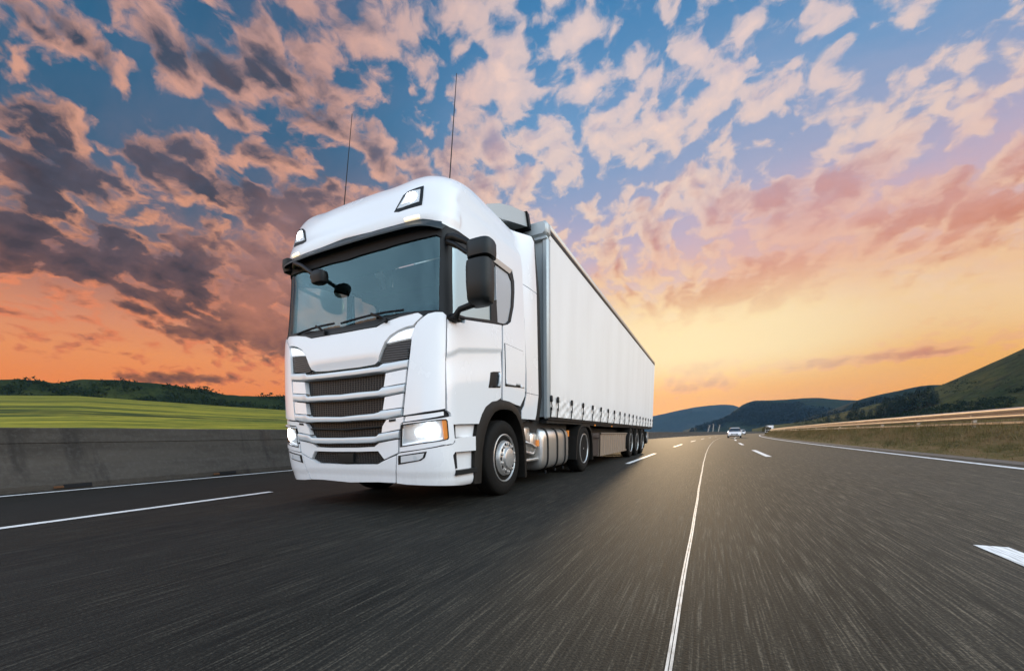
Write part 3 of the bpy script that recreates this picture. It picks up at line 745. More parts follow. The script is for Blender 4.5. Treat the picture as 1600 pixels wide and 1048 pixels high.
# visor is pushed outwards at its lower edge: a separate lip
Vv = []; ss = np.linspace(-.66, .66, 100)
for z0, o in ((2.90, .010), (2.865, .045), (2.825, .085), (2.81, .085), (2.82, .06), (2.86, .01)):
    zz_ = z0+.012*smooth(np.abs(ss), .3, .5)+0*ss; Vv += list(SN(ss, zz_, o*(1-.55*smooth(np.abs(ss), .50, .66))+0*ss)[0])
Fv = [(i*100+j, (i+1)*100+j, (i+1)*100+j+1, i*100+j+1) for i in range(5) for j in range(99)]
mesh('visor_lip', Vv, Fv, visor_m, TRUCK)
# wipers
def on(s, z, o): return tuple(np.ravel(SN(s, z, o)[0]))
for (a, bb, piv) in (((-.005, 2.02), (.40, 2.05), (.30, 1.97)), ((-.36, 2.00), (-.06, 2.035), (-.13, 1.955))):
    w = MB()
    n = 14
    w.tube([on(a[0]+(bb[0]-a[0])*t/n, a[1]+(bb[1]-a[1])*t/n+.012*math.sin(math.pi*t/n), .022) for t in range(n+1)], .011, 6)
    w.tube([on(piv[0], piv[1], .03), on(piv[0]+(a[0]*.4+bb[0]*.6-piv[0])*.2, piv[1]+.02, .05), on(a[0]*.45+bb[0]*.55, a[1]*.45+bb[1]*.55+.014, .04)], .013, 6)
    w.tube([on(piv[0], piv[1], -.01), on(piv[0], piv[1], .045)], .025, 10)
    w.build('wiper', plastic, TRUCK)
# cowl below the glass
skin('cowl', sym([(0., 1.955), (.13, 1.955), (.24, 1.952), (.30, 1.985), (.38, 2.015), (.45, 2.028), (.45, 2.01), (.38, 1.995), (.30, 1.965), (.24, 1.93), (.13, 1.928), (0., 1.928)]), greyplastic, TRUCK, off=.012, thick=.02)
# --- inside of the cab
inz = np.linspace(1.28, 3.70, 55); ins_ = np.linspace(-2, 2, 201); F = []; V = []
for z in inz: V += list(SN(ins_, np.full(201, z), -.05)[0])
CC = np.array([((ins_[j]+ins_[j+1])/2, (inz[i]+inz[i+1])/2) for i in range(54) for j in range(200)])
holes = np.zeros(len(CC), bool)
for pl in (sym(P['C_glass']), P['glassfront'], flip(P['glassfront']), P['glassrear'], flip(P['glassrear'])): holes |= inside(CC, pl) | (edist(CC, pl) < .03)
k = 0
for i in range(54):
    for j in range(200):
        if not holes[k]: F.append((i*201+j, (i+1)*201+j, (i+1)*201+j+1, i*201+j+1))
        k += 1
b = MB(); b.add(V, F); b.box(-1.02, 1.02, 2.16, 2.22, 1.28, 3.42); b.box(-1.1, 1.1, .55, 2.15, 1.28, 1.33); b.box(-1.10, 1.10, 1.55, 2.15, 2.80, 2.90)
b.box(-1.12, 1.12, .55, 1.0, 2.86, 3.05)
b.build('cab_lining', interior, TRUCK)
b = MB(); b.box(-1.10, 1.10, .40, .86, 1.62, 1.97, ch=.06); b.box(-.15, .95, .70, .98, 1.70, 2.02, ch=.05); b.build('dashboard', interior_d, TRUCK)
b = MB()
c0 = Vector((.58, 1.02, 2.04)); ax = Vector((0, .75, .66)).normalized(); u = Vector((1, 0, 0)); w = ax.cross(u)
b.tube([c0+(u*math.cos(t)+w*math.sin(t))*.22 for t in np.linspace(0, 2*math.pi, 33)], .018, 8, caps=False)
b.tube([c0-u*.21, c0, c0+u*.21], .016, 6); b.tube([c0, c0-ax*.25], .03, 8); b.build('steering_wheel', plastic, TRUCK)
for sx in (-.58, .58):
    b = MB()
    b.sloft([sell(sx, 1.45, .25, .25, z, 4) for z in (1.42, 1.55, 1.6)])
    b.sloft([sell(sx, 1.66+.10*(z-1.6), hx, .07, z, 3) for z, hx in ((1.55, .23), (1.8, .25), (2.15, .24), (2.25, .2))])
    b.sloft([sell(sx, 1.75, hx, .05, z, 3) for z, hx in ((2.25, .11), (2.3, .14), (2.45, .14), (2.5, .1))])
    b.build('seat', interior_d, TRUCK)
# --- mirrors
def door_mirror():
    sg = 1
    b = MB(); cx = 1.575*sg
    rg = [sell(cx+sg*dx, .44+dy, hx, hy, z, 3.2, 28) for z, hx, hy, dx, dy in
          ((2.055, .09, .05, -.01, .02), (2.075, .115, .085, 0, .01), (2.11, .125, .10, 0, 0), (2.25, .132, .105, 0, 0), (2.40, .132, .10, .0, 0), (2.455, .125, .09, -.0, .0), (2.475, .09, .06, -.01, .02))]
    b.sloft(rg); mr_ = b.build('door_mirror', greyplastic, TRUCK)
    b = MB(); cx = 1.595*sg
    b.sloft([sell(cx, .45, hx, hy, z, 3.4, 28) for z, hx, hy in ((2.465, .10, .08), (2.478, .128, .11), (2.52, .132, .115), (2.60, .132, .112), (2.625, .122, .10), (2.635, .08, .06))])
    b.build('wide_angle_mirror', greyplastic, mr_)
    b = MB()
    b.tube([(sg*1.19, .50, 2.76), (sg*1.28, .47, 2.745), (sg*1.40, .46, 2.68), (sg*1.52, .46, 2.60)], [.045, .04, .03, .03], 10)
    b.tube([(sg*1.19, .48, 2.72), (sg*1.30, .45, 2.66), (sg*1.46, .45, 2.54)], [.028, .022, .02], 8)
    b.build('mirror_arm', plastic, mr_); b = MB()
    b.tube([(sg*1.22, .46, 1.985), (sg*1.30, .42, 1.99), (sg*1.315, .42, 2.02), (sg*1.34, .42, 2.045), (sg*1.50, .43, 2.075)], [.05, .035, .028, .028, .034], 10)
    b.box(min(sg*1.19, sg*1.30), max(sg*1.19, sg*1.30), .38, .52, 1.95, 1.985, ch=.012)
    b.build('mirror_stay', plastic, mr_)
    b = MB(); b.box(min(cx-.10, cx+.10), max(cx-.10, cx+.10), .545, .552, 2.12, 2.42); b.build('mirror_glass', lampdim, mr_)
door_mirror()
# the far mirror is folded back along its door
b = MB(); b.sloft([sell(-1.37, 1.25, hx, hy, z, 2.6, 24) for z, hx, hy in ((2.60, .04, .10), (2.63, .06, .16), (2.72, .075, .19), (2.80, .075, .19), (2.88, .06, .15), (2.90, .03, .08))])
fm = b.build('folded_mirror', greyplastic, TRUCK)
b = MB(); b.tube([(-1.19, .52, 2.74), (-1.30, .80, 2.74), (-1.36, 1.12, 2.74)], [.035, .025, .02], 8); b.build('mirror_arm', plastic, fm)
# front proximity mirror over the passenger corner
b = MB()
b.tube([(-.86, .30, 2.80), (-.74, .22, 2.79), (-.58, .18, 2.72), (-.32, .12, 2.56)], [.028, .024, .022, .024], 10)
mrr = b.build('kerb_mirror', plastic, TRUCK)
b = MB(); b.sloft([sell(-.235+dx, .11, hx, hy, z, 3, 22) for z, hx, hy, dx in ((2.445, .06, .03, .01), (2.46, .095, .05, 0), (2.52, .11, .06, 0), (2.565, .10, .055, 0), (2.585, .06, .035, 0))])
b.build('housing', plastic, mrr)
b = MB(); b.sloft([sell(-1.06, .40, hx, hy, z, 3, 20) for z, hx, hy in ((2.79, .03, .04), (2.80, .075, .07), (2.86, .085, .08), (2.94, .075, .07), (2.955, .04, .05))]); b.build('mirror_bracket', plastic, TRUCK)
# --- aerials
for (p0, p1) in (((.93, .95, 3.58), (1.07, .95, 4.555)), ((-.70, .95, 3.62), (-.43, .95, 4.66))):
    b = MB(); b.tube([p0, ((p0[0]+p1[0])/2, p0[1], (p0[2]+p1[2])/2), p1], [.0065, .005, .0035], 6); b.tube([(p0[0], p0[1], p0[2]-.06), p0], [.02, .012], 8)
    b.build('aerial', plastic, TRUCK)
# --- wheels
TY = [(-.30, .30), (-.305, .36), (-.30, .44), (-.275, .478), (-.25, .497), (-.205, .500), (-.203, .488), (-.195, .488), (-.193, .501), (-.155, .502), (-.153, .489), (-.145, .489), (-.143, .502), (-.10, .501), (-.098, .488), (-.09, .488), (-.088, .500), (-.045, .496), (-.025, .482), (-.012, .455), (0, .41), (-.003, .365), (-.014, .325), (-.022, .315)]
def wheel(root, x, y, sg, kind):
    b = MB(); b.lathe_x(TY, y, .5, sg, x0=sg*x, n=56); w = b.build('wheel', tyre, root, angle=30)
    b = MB()
    if kind == 'front':
        pr = [(-.028, .318), (-.008, .318), (-.004, .308), (-.016, .298), (-.05, .288), (-.085, .278), (-.075, .262), (-.035, .240), (-.005, .228), (.022, .222), (.030, .212), (.030, .150), (.038, .140), (.062, .132), (.070, .118), (.072, .0001)]
        b.lathe_x(pr[:5], y, .5, sg, x0=sg*x, n=56, cap=False); b.lathe_x(pr[4:8], y, .5, sg, x0=sg*x, n=56, m=2, cap=False); b.lathe_x(pr[7:], y, .5, sg, x0=sg*x, n=56)
        for i in range(10):
            t = 2*math.pi*(i+.5)/10
            b.lathe_x([(.028, .019), (.052, .019), (.056, .013), (.057, .0001)], y+.182*math.cos(t), .5+.182*math.sin(t), sg, x0=sg*x, n=8)
        for i in range(10):
            t = 2*math.pi*i/10
            b.lathe_x([(.0285, .025), (.0325, .025), (.0326, .0001)], y+.185*math.cos(t), .5+.185*math.sin(t), sg, x0=sg*x, n=10, m=1)
            b.lathe_x([(-.078, .026), (-.060, .026), (-.0595, .0001)], y+.259*math.cos(t), .5+.259*math.sin(t), sg, x0=sg*x, n=10, m=1)
        b.build('rim', [steel, gap, dish_refl], w)
    else:
        pr = [(-.028, .318), (-.006, .316), (-.004, .304), (-.02, .292), (-.07, .285), (-.10, .275), (-.11, .25), (-.105, .20), (-.10, .17), (-.07, .160), (-.065, .12), (-.03, .11), (-.02, .0001)]
        b.lathe_x(pr, y, .5, sg, x0=sg*x, n=48)
        for i in range(10):
            t = 2*math.pi*i/10
            b.lathe_x([(-.108, .017), (-.08, .017), (-.079, .0001)], y+.20*math.cos(t), .5+.20*math.sin(t), sg, x0=sg*x, n=8)
        b.build('rim', steel, w)
for sg in (1, -1):
    wheel(TRUCK, 1.215, 1.61, sg, 'front'); wheel(TRUCK, 1.255, 5.29, sg, 'rear')
    # front arch: outer lip and inner liner
    out = [(.745, .25), (.785, .69), (.86, .93), (.94, 1.05), (1.04, 1.145), (1.20, 1.215), (1.36, 1.24), (1.50, 1.25), (1.66, 1.245), (1.80, 1.225), (1.95, 1.16), (2.06, 1.06), (2.14, .93), (2.195, .74), (2.215, .5), (2.215, .19)]
    inn = [(.865, .25), (.915, .62), (.985, .80), (1.06, .925), (1.14, 1.01), (1.25, 1.085), (1.38, 1.12), (1.50, 1.13), (1.63, 1.13), (1.74, 1.115), (1.85, 1.07), (1.95, .98), (2.03, .87), (2.09, .71), (2.115, .5), (2.125, .19)]
    b = MB(); n = len(out); V = []
    mid = [((a[0]*.55+c[0]*.45), (a[1]*.55+c[1]*.45)) for a, c in zip(out, inn)]
    for x, L in ((1.16, out), (1.245, out), (1.272, mid), (1.268, inn), (.82, inn)): V += [(sg*x, q[0], q[1]) for q in L]
    F = [(i*n+j, i*n+j+1, (i+1)*n+j+1, (i+1)*n+j) for i in range(4) for j in range(n-1)]
    if sg < 0: F = [f[::-1] for f in F]
    b.add(V, F); b.build('wheel_arch', fender, TRUCK)
    b = MB(); b.box(min(sg*.78, sg*.80), max(sg*.78, sg*.80), .8, 2.2, .35, 1.2); b.box(min(sg*.80, sg*1.24), max(sg*.80, sg*1.24), 2.13, 2.16, .2, .75); b.build('mudflap', gap, TRUCK)
    # lower door skirt between the arch and the shell
    b = MB(); b.prism([(.93, .93), (1.0, 1.06), (1.18, 1.18), (1.4, 1.235), (1.62, 1.24), (1.86, 1.2), (2.05, 1.06), (2.16, .98), (2.26, 1.0), (2.27, 1.42), (1.5, 1.3), (.9, 1.1)], 'x', sg*1.05, sg*1.225); b.build('inner_sill', gap, TRUCK)
    # side deflector behind the cab
    d_out = [(1.60, 3.50), (1.68, 3.41), (1.97, 3.24), (2.14, 2.99), (2.295, 2.41), (2.295, 1.39), (2.20, 1.22), (2.11, 1.14), (2.10, 1.03), (2.63, 1.03), (2.68, 1.12), (2.77, 1.41), (2.725, 2.9), (2.64, 3.56), (2.56, 3.60), (2.45, 3.585)]
    d_out = [(y+.0, z) for y, z in d_out]
    def splitz(L, z0, above):
        o = []
        for i in range(len(L)):
            a, c = L[i], L[(i+1) % len(L)]
            ia, ic = (a[1] > z0) == above, (c[1] > z0) == above
            if ia: o.append(a)
            if ia != ic: t = (z0-a[1])/(c[1]-a[1]); o.append((a[0]+t*(c[0]-a[0]), z0))
        return o
    for (lo, hi_) in ((None, 1.402), (1.41, 2.875), (2.885, None)):
        L = d_out
        if lo: L = splitz(L, lo, True)
        if hi_: L = splitz(L, hi_, False)
        panel('side_deflector', L, lambda y, z: (lambda w, t: w*(1-t)+1.224*t)(float(prm(min(z, 3.6))[0])-.012, float(smooth(np.array(y), 2.05, 2.62))), white, TRUCK, sg)
    b = MB(); b.band([(2.60, 3.63), (2.735, 2.9), (2.78, 1.41), (2.69, 1.02)], [(2.70, 3.63), (2.90, 2.9), (2.97, 1.41), (2.84, 1.02)], 'x', sg*1.12, sg*1.20); b.build('rubber_seal', plastic, TRUCK)
    # drive axle mudguard
    o_ = [(4.64, .30), (4.65, .55), (4.70, .76), (4.80, .90), (4.95, .985), (5.12, 1.02), (5.46, 1.02), (5.62, .985), (5.78, .90), (5.88, .76), (5.95, .55), (5.98, .22)]
    i_ = [(4.70, .30), (4.71, .55), (4.755, .735), (4.84, .86), (4.97, .935), (5.12, .96), (5.46, .96), (5.60, .935), (5.73, .86), (5.82, .735), (5.89, .55), (5.92, .22)]
    b = MB(); b.band(o_, i_, 'x', sg*.92, sg*1.27); b.build('mudguard', fender, TRUCK)
# roof deflector
b = MB(); b.prism([(1.66, 3.63), (1.68, 3.67), (2.02, 3.835), (2.38, 3.965), (2.85, 4.095), (2.92, 3.93), (1.97, 3.64)], 'x', -1.0, 1.0); b.build('roof_deflector', alloy, TRUCK, angle=25)
b = MB(); b.prism([(2.85, 4.11), (2.93, 4.09), (3.02, 3.90), (2.93, 3.92)], 'x', -1.03, 1.03); b.build('deflector_edge', plastic, TRUCK)
# chassis, tank and gear on the near side
b = MB(); b.box(-.55, .55, 1.2, 6.2, .55, .95); b.box(-1.0, 1.0, 4.9, 5.7, .40, .62); b.box(-1.1, 1.1, 2.25, 4.5, .85, 1.02); b.box(-.9, .9, 2.2, 4.4, .30, .85); b.box(-1.15, 1.15, 5.95, 6.25, .5, .9)
b.build('chassis_frame', chassis, TRUCK)
for sg in (1, -1):
    b = MB(); cx = sg*.93
    b.sloft([sell(cx, .565, hx, hz, y, 4.2, 36, 'y') for y, hx, hz in ((2.96, .22, .28), (2.985, .27, .33), (3.02, .285, .35), (4.28, .285, .35), (4.315, .27, .33), (4.34, .22, .28))])
    tk = b.build('fuel_tank', alu, TRUCK)
    for y in (3.18, 3.66, 4.10):
        b = MB(); b.sloft([sell(cx, .565, h1, h2, yy, 4.2, 36, 'y') for yy, h1, h2 in ((y-.035, .288, .353), (y-.03, .297, .362), (y+.03, .297, .362), (y+.035, .288, .353))], cap=False)
        b.tube([(cx+sg*.24, y, .16), (cx+sg*.24, y, .205)], .02, 8); b.build('tank_strap', plastic, tk)
    b = MB(); b.tube([(cx+sg*.02, 3.28, .90), (cx+sg*.02, 3.28, .965)], .06, 14); b.build('filler_cap', steel, tk)
    b = MB(); b.box(min(sg*.66, sg*1.12), max(sg*.66, sg*1.12), 2.36, 2.66, .52, .93, ch=.03); b.box(min(sg*.9, sg*1.13), max(sg*.9, sg*1.13), 2.68, 2.90, .50, .84, ch=.03); b.tube([(sg*1.1, 2.45, .7), (sg*1.16, 2.6, .66), (sg*1.14, 2.85, .60)], .02, 6)
    b.tube([(sg*1.12, 2.42, .55), (sg*1.12, 2.75, .50), (sg*1.10, 2.92, .62)], .018, 6); b.build('battery_box', alu, TRUCK)
    b = MB(); b.box(min(sg*.85, sg*1.14), max(sg*.85, sg*1.14), 2.36, 2.96, .385, .43, ch=.012); b.build('step_plate', alu, TRUCK)
    b = MB(); b.box(min(sg*1.13, sg*1.16), max(sg*1.13, sg*1.16), 2.86, 2.93, .62, .72); b.build('side_marker', amber, TRUCK)
    b = MB(); b.box(min(sg*1.1, sg*1.14), max(sg*1.1, sg*1.14), 4.50, 4.56, .76, .88); b.build('side_marker', amber, TRUCK)
# ------------------------------------------------------------------ the trailer
TR = thing('curtainside_trailer', 'white curtain sided semi trailer coupled behind the white tractor', 'trailer', (0, 12.4, 0))
Y0, Y1 = 3.06, 16.62
b = MB()
nY, nZ = 260, 34; V = []
sy = np.linspace(Y0+.08, Y1-.02, nY); sz_ = np.concatenate([np.linspace(1.095, 1.42, 15), np.linspace(1.46, 3.86, 19)])
straps = [3.14, 3.46]+[4.24+.765*i for i in range(16)]+[16.50]
for sg in (1, -1):
    V = []
    for z in sz_:
        for y in sy:
            lo = 1-smooth(np.array(z), 1.36, 1.44)
            ph = min(abs(y-q) for q in straps)
            f = lo*(.010*math.sin(y*9+z*26)*math.sin(y*3.1+1.3)+.008*math.sin(y*17-z*38)+.006*math.sin(y*31+z*55))*min(1., ph/.12)
            f += .002*math.sin(y*1.2+.4)*smooth(np.array(z), 1.5, 2.2)*(1-smooth(np.array(z), 3.3, 3.8))
            V.append((sg*(1.272+f), y, z))
    F = [(i*nY+j, i*nY+j+1, (i+1)*nY+j+1, (i+1)*nY+j) for i in range(nZ-1) for j in range(nY-1)]
    if sg < 0: F = [q[::-1] for q in F]
    cu = mesh('side_curtain', V, F, curtain_m, TR, angle=60)
    b = MB(); b.box(min(sg*1.18, sg*1.285), max(sg*1.18, sg*1.285), Y0+.09, Y1, 3.905, 4.0, ch=.012); b.build('roof_rail', railm, TR)
    b = MB(); b.box(min(sg*1.2, sg*1.282), max(sg*1.2, sg*1.282), Y0+.12, Y1, 3.862, 3.9); b.box(min(sg*1.1, sg*1.27), max(sg*1.1, sg*1.27), Y0, Y1, 1.04, 1.092); b.build('curtain_rail', plastic, TR)
    for y in straps:
        b = MB()
        b.box(min(sg*1.285, sg*1.318), max(sg*1.285, sg*1.318), y-.028, y+.028, 1.33, 1.435, ch=.01)
        b.tube([(sg*1.30, y, 1.36), (sg*1.306, y+.01, 1.26), (sg*1.300, y-.012, 1.18), (sg*1.285, y, 1.07)], .0095, 6)
        b.box(min(sg*1.29, sg*1.312), max(sg*1.29, sg*1.312), y-.016, y+.016, 1.20, 1.245)
        b.build('tension_strap', plastic, TR)
    # side guard / pallet box with ribs
    V = []; F = []; n = 140; yy = np.linspace(6.95, 10.62, n)
    for k_, (z, dx) in enumerate(((.235, -.03), (.245, 0), (.79, 0), (.80, .02), (.83, .02), (.84, -.03))):
        for y in yy:
            rb = .018*(1 if (y*3.55) % 1 < .5 else 0) if k_ in (1, 2) else 0.
            V.append((sg*(1.19+dx-rb), y, z))
    F = [(i*n+j, i*n+j+1, (i+1)*n+j+1, (i+1)*n+j) for i in range(5) for j in range(n-1)]
    if sg < 0: F = [q[::-1] for q in F]
    b = MB(); b.add(V, F); b.box(min(sg*.6, sg*1.165), max(sg*.6, sg*1.165), 6.93, 10.63, .24, .83); b.build('pallet_box', boxm, TR, angle=20)
    b = MB(); b.box(min(sg*1.15, sg*1.19), max(sg*1.15, sg*1.19), 6.2, 6.9, .70, .82, ch=.01); b.box(min(sg*1.10, sg*1.15), max(sg*1.10, sg*1.15), 6.25, 6.9, .28, .70); b.build('side_guard', rust, TR)
    for i, y in enumerate((11.09, 12.40, 13.71)):
        wheel(TR, 1.262, y, sg, 'rear')
    b = MB()
    for y in (11.09, 12.40, 13.71):
        o_ = [(y+.60*math.cos(t), .52+.52*math.sin(t)) for t in np.linspace(R(205), R(-25), 17)]; i_ = [(y+.57*math.cos(t), .52+.49*math.sin(t)) for t in np.linspace(R(205), R(-25), 17)]
        b.band(o_, i_, 'x', sg*.9, sg*1.27)
    b.build('mudguard', fender, TR)
    b = MB(); b.box(min(sg*.95, sg*1.24), max(sg*.95, sg*1.24), 14.38, 14.41, .22, .95); b.build('mudflap', plastic, TR)
    b = MB(); b.lathe_x([(-.5, .2), (-.5, .27), (0, .27), (.02, .25), (.022, .001)], 15.75, .62, sg, x0=sg*1.15, n=24); b.build('air_tank', chassis, TR)
    b = MB(); b.lathe_x([(.0, .235), (.03, .23), (.035, .15), (.036, .14)], 15.75, .62, sg, x0=sg*1.165, n=24); b.build('tank_rim', alu, TR)
    b = MB(); b.box(min(sg*1.27, sg*1.285), max(sg*1.27, sg*1.285), 7.8, 7.9, .985, 1.02); b.build('side_marker', amber, TR)
    b = MB(); b.box(min(sg*1.27, sg*1.285), max(sg*1.27, sg*1.285), 6.02, 6.1, .985, 1.02); b.build('side_marker', amber, TR)
b = MB(); b.box(-1.26, 1.26, Y0+.1, Y1-.05, 3.93, 4.01); b.build('trailer_roof', curtain_m, TR)
# front wall with corner posts and cap
b = MB(); b.box(-1.20, 1.20, Y0, Y0+.08, 1.05, 3.80); fw_ = b.build('headboard', alloy, TR)
b = MB()
for sg in (1, -1): b.box(min(sg*1.19, sg*1.282), max(sg*1.19, sg*1.282), Y0-.03, Y0+.12, 1.06, 3.78, ch=.025)
b.build('corner_post', alloy, TR)
b = MB(); b.box(-1.285, 1.285, Y0-.06, Y0+.14, 3.80, 4.015, ch=.04); b.box(-1.28, 1.28, Y0-.05, Y0+.13, 3.745, 3.795, ch=.015); b.build('header_cap', alloy, TR)
b = MB(); b.box(-1.275, 1.275, Y1-.04, Y1+.06, 1.05, 4.0, ch=.02); b.build('door_frame', curtain_m, TR)
b = MB(); b.box(-1.24, 1.24, Y0+.02, Y1, 1.00, 1.085); b.box(-.55, -.40, 5.2, Y1-.2, .72, 1.0); b.box(.40, .55, 5.2, Y1-.2, .72, 1.0); b.box(-1.0, 1.0, 10.6, 14.2, .42, .60); b.box(-1.15, 1.15, Y1-.35, Y1-.2, .55, .68); b.box(-.9, .9, 6.0, 10.4, .45, .95)
b.build('trailer_frame', chassis, TR)
# ------------------------------------------------------------------ the road and its surroundings
def dx(y): return 5.2e-4*max(0., y-5.)**2 if y < 420 else 5.2e-4*415**2+2*5.2e-4*415*(y-420)
rows = list(np.arange(-40, 60, 2.))+list(np.arange(60, 200, 5.))+list(np.arange(200, 421, 10.))
def ribbon(name, prof, m, ys=None, z0=0., angle=40, noise_=None):
    """sweep a (lateral, height) profile along the road"""
    ys = rows if ys is None else ys; n = len(prof); V = []
    for y in ys:
        for (a, h) in prof:
            V.append((a+dx(y), y, h+z0+(noise_(a, y) if noise_ else 0)))
    F = [(i*n+j, i*n+j+1, (i+1)*n+j+1, (i+1)*n+j) for i in range(len(ys)-1) for j in range(n-1)]
    return mesh(name, V, F, m, angle=angle)
def b_asphalt(g, b):
    p = g.pos()
    st = g.noise(g.mapping(p, sc=(74, 2.0, 1)), 1.0, 4, .68)             # tyre-drawn streaks along the lane
    st2 = g.noise(g.mapping(p, sc=(19, .42, 1)), 1.0, 3, .6)
    gr = g.noise(p, 85, 2, .6)
    big = g.noise(g.mapping(p, sc=(.55, .06, 1)), 1.0, 4, .6)
    f = g.m('ADD', g.m('ADD', g.m('MULTIPLY', st, .62), g.m('MULTIPLY', st2, .14)), g.m('MULTIPLY', gr, .30))
    c = g.ramp(f, [(.38, (.0035,.0038,.0032)), (.50, (.0108,.0110,.0092)), (.57, (.0270,.0252,.0208)), (.67, (.095,.085,.068))])
    c = g.mix(g.mr(big, .3, .75, 0, .45), c, (.018,.0185,.018,1))
    xs = g.node('ShaderNodeSeparateXYZ'); g.put(xs.inputs[0], p)                   # shade on the left lanes and sunlight on the right, put into the colour
    lane_light = g.m('ADD', xs.outputs[0], g.m('MULTIPLY_ADD', big, 5., -2.5))
    c = g.mix(1., c, g.ramp(g.mr(lane_light, -3., 9., 0., 1., 'LINEAR'), [(0., (.56,.58,.56)), (.42, (.95,.93,.88)), (.66, (2.1,1.92,1.70)), (1., (2.75,2.45,2.12))]), 'MULTIPLY')
    g.put(b.inputs['Base Color'], c)
    g.put(b.inputs['Roughness'], g.m('MULTIPLY_ADD', st, .2, .68))
    g.put(b.inputs['Normal'], g.bump(g.m('ADD', g.m('MULTIPLY', gr, .6), g.m('MULTIPLY', st, .6)), .45, .012))
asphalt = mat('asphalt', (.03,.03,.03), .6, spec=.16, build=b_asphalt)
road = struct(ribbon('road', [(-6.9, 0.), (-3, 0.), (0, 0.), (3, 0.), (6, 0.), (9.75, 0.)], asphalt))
def b_line(g, b):
    p = g.pos(); n = g.noise(g.mapping(p, sc=(40, 3, 1)), 1., 5, .7)
    g.put(b.inputs['Base Color'], g.mix(g.mr(n, .28, .62), (.34,.335,.32,1), (.86,.86,.85,1)))
linem = mat('road_paint', (.8,.8,.8), .6, build=b_line)
def seam_paint(g, b):
    p = g.pos(); n = g.noise(g.mapping(p, sc=(30, 6, 1)), 1., 5, .7)
    g.put(b.inputs['Base Color'], g.mix(g.mr(n, .3, .6), (.30,.285,.26,1), (.66,.63,.58,1)))
seamm = mat('seam_paint', (.6,.6,.55), .6, build=seam_paint)
struct(ribbon('road_edge_line', [(-6.21, .004), (-6.07, .004)], linem))
struct(ribbon('road_edge_line', [(9.02, .004), (9.21, .004)], linem))
fine = list(np.arange(-6, 20, .25))+list(np.arange(20, 80, 2.))
wob = lambda a, y: 0.
V = []; F = []
for i, y in enumerate(fine):
    w = .0025*math.sin(y*1.3)+.0015*math.sin(y*3.3+1)+dx(y)+3.57
    V += [(w-.011, y, .004), (w-.0015, y, .004), (w+.0015, y, .004), (w+.011, y, .004)]
    if i: F += [((i-1)*4, (i-1)*4+1, i*4+1, i*4), ((i-1)*4+2, (i-1)*4+3, i*4+3, i*4+2)]
struct(mesh('road_seam_line', V, F, seamm))
def dash(x, y0, y1, w=.13):
    n = max(2, int((y1-y0)/1.5)+1); ys = [y0+(y1-y0)*i/(n-1) for i in range(n)]
    V = []; F = []
    for i, y in enumerate(ys):
        V += [(x-w/2+dx(y), y, .004), (x+w/2+dx(y), y, .004)]
        if i: F.append((2*i-2, 2*i-1, 2*i+1, 2*i))
    struct(mesh('road_lane_marking', V, F, linem))
for k in range(3): dash(-2.40, -5.3+15*k, .7+15*k)
for y0, y1 in ((7.8, 13.8), (22, 28), (37, 43), (52, 58), (67, 73), (82, 88)): dash(1.72, y0, y1)
for y0, y1 in ((-6.4, -.05+.6), (11.8, 17.2), (25.3, 30.6), (40, 46), (55, 61), (70, 76), (85, 91), (100, 106)): dash(5.40, y0, y1, .17)

# ground, verge, field
def b_ground(g, b):
    p = g.pos(); n = g.noise(p, .05, 5, .6); n2 = g.noise(p, 2.5, 4, .7)
    c = g.mix(n, (.035,.045,.014,1), (.075,.06,.025,1)); g.put(b.inputs['Base Color'], g.mix(g.m('MULTIPLY', n2, .5), c, (.02,.022,.01,1)))
groundm = mat('rough_grassland', (.05,.05,.02), .9, spec=.1, build=b_ground)
V = [(x, y, -.12) for y in (-400, 0, 500, 1500, 4200) for x in (-3500, -600, 0, 600, 3500)]
struct(mesh('ground', V, [(i*5+j, i*5+j+1, (i+1)*5+j+1, (i+1)*5+j) for i in range(4) for j in range(4)], groundm))
rng = np.random.RandomState(3)
def vnoise(x, y, s):        # cheap smooth value noise
    xi, yi = math.floor(x/s), math.floor(y/s); fx, fy = x/s-xi, y/s-yi
    h = lambda a, c: (math.sin(a*127.1+c*311.7)*43758.5453) % 1.
    fx, fy = fx*fx*(3-2*fx), fy*fy*(3-2*fy)
    return (h(xi,yi)*(1-fx)+h(xi+1,yi)*fx)*(1-fy)+(h(xi,yi+1)*(1-fx)+h(xi+1,yi+1)*fx)*fy
def fbm(x, y, s, o=4):
    t = 0.; a = .5
    for k in range(o): t += a*vnoise(x+k*17.3, y-k*9.1, s/2**k); a *= .5
    return t
def b_verge(g, b):
    p = g.pos(); n = g.noise(g.mapping(p, sc=(2.2, .5, 2)), 1.2, 5, .65); n2 = g.noise(g.mapping(p, sc=(9, 1.6, 6)), 1.5, 4, .7)
    c = g.ramp(n, [(.30, (.040,.046,.014)), (.46, (.115,.098,.032)), (.58, (.19,.125,.060)), (.72, (.085,.10,.024))])
    c = g.mix(g.mr(n2, .4, .7, 0, .6), c, (.24,.17,.09,1))
    g.put(b.inputs['Base Color'], c); g.put(b.inputs['Normal'], g.bump(n2, .8, .08))
vergem = mat('dry_verge', (.08,.06,.03), .9, spec=.1, build=b_verge)
VP = [(9.72, -.02), (9.95, .015), (10.25, .14), (10.6, .38), (10.95, .62), (11.3, .78), (11.8, .84), (12.6, .80), (14.5, .55), (18., .2), (26., -.2)]
def vz(a, y): return (.10*(fbm(a*1., y, 2.2)-.5)*min(1., max(0., (a-9.9)/.6)))
vr = list(np.arange(-14, 60, .5))+list(np.arange(60, 200, 2.))+list(np.arange(200, 421, 10.))
struct(ribbon('verge', VP, vergem, ys=vr, noise_=vz))
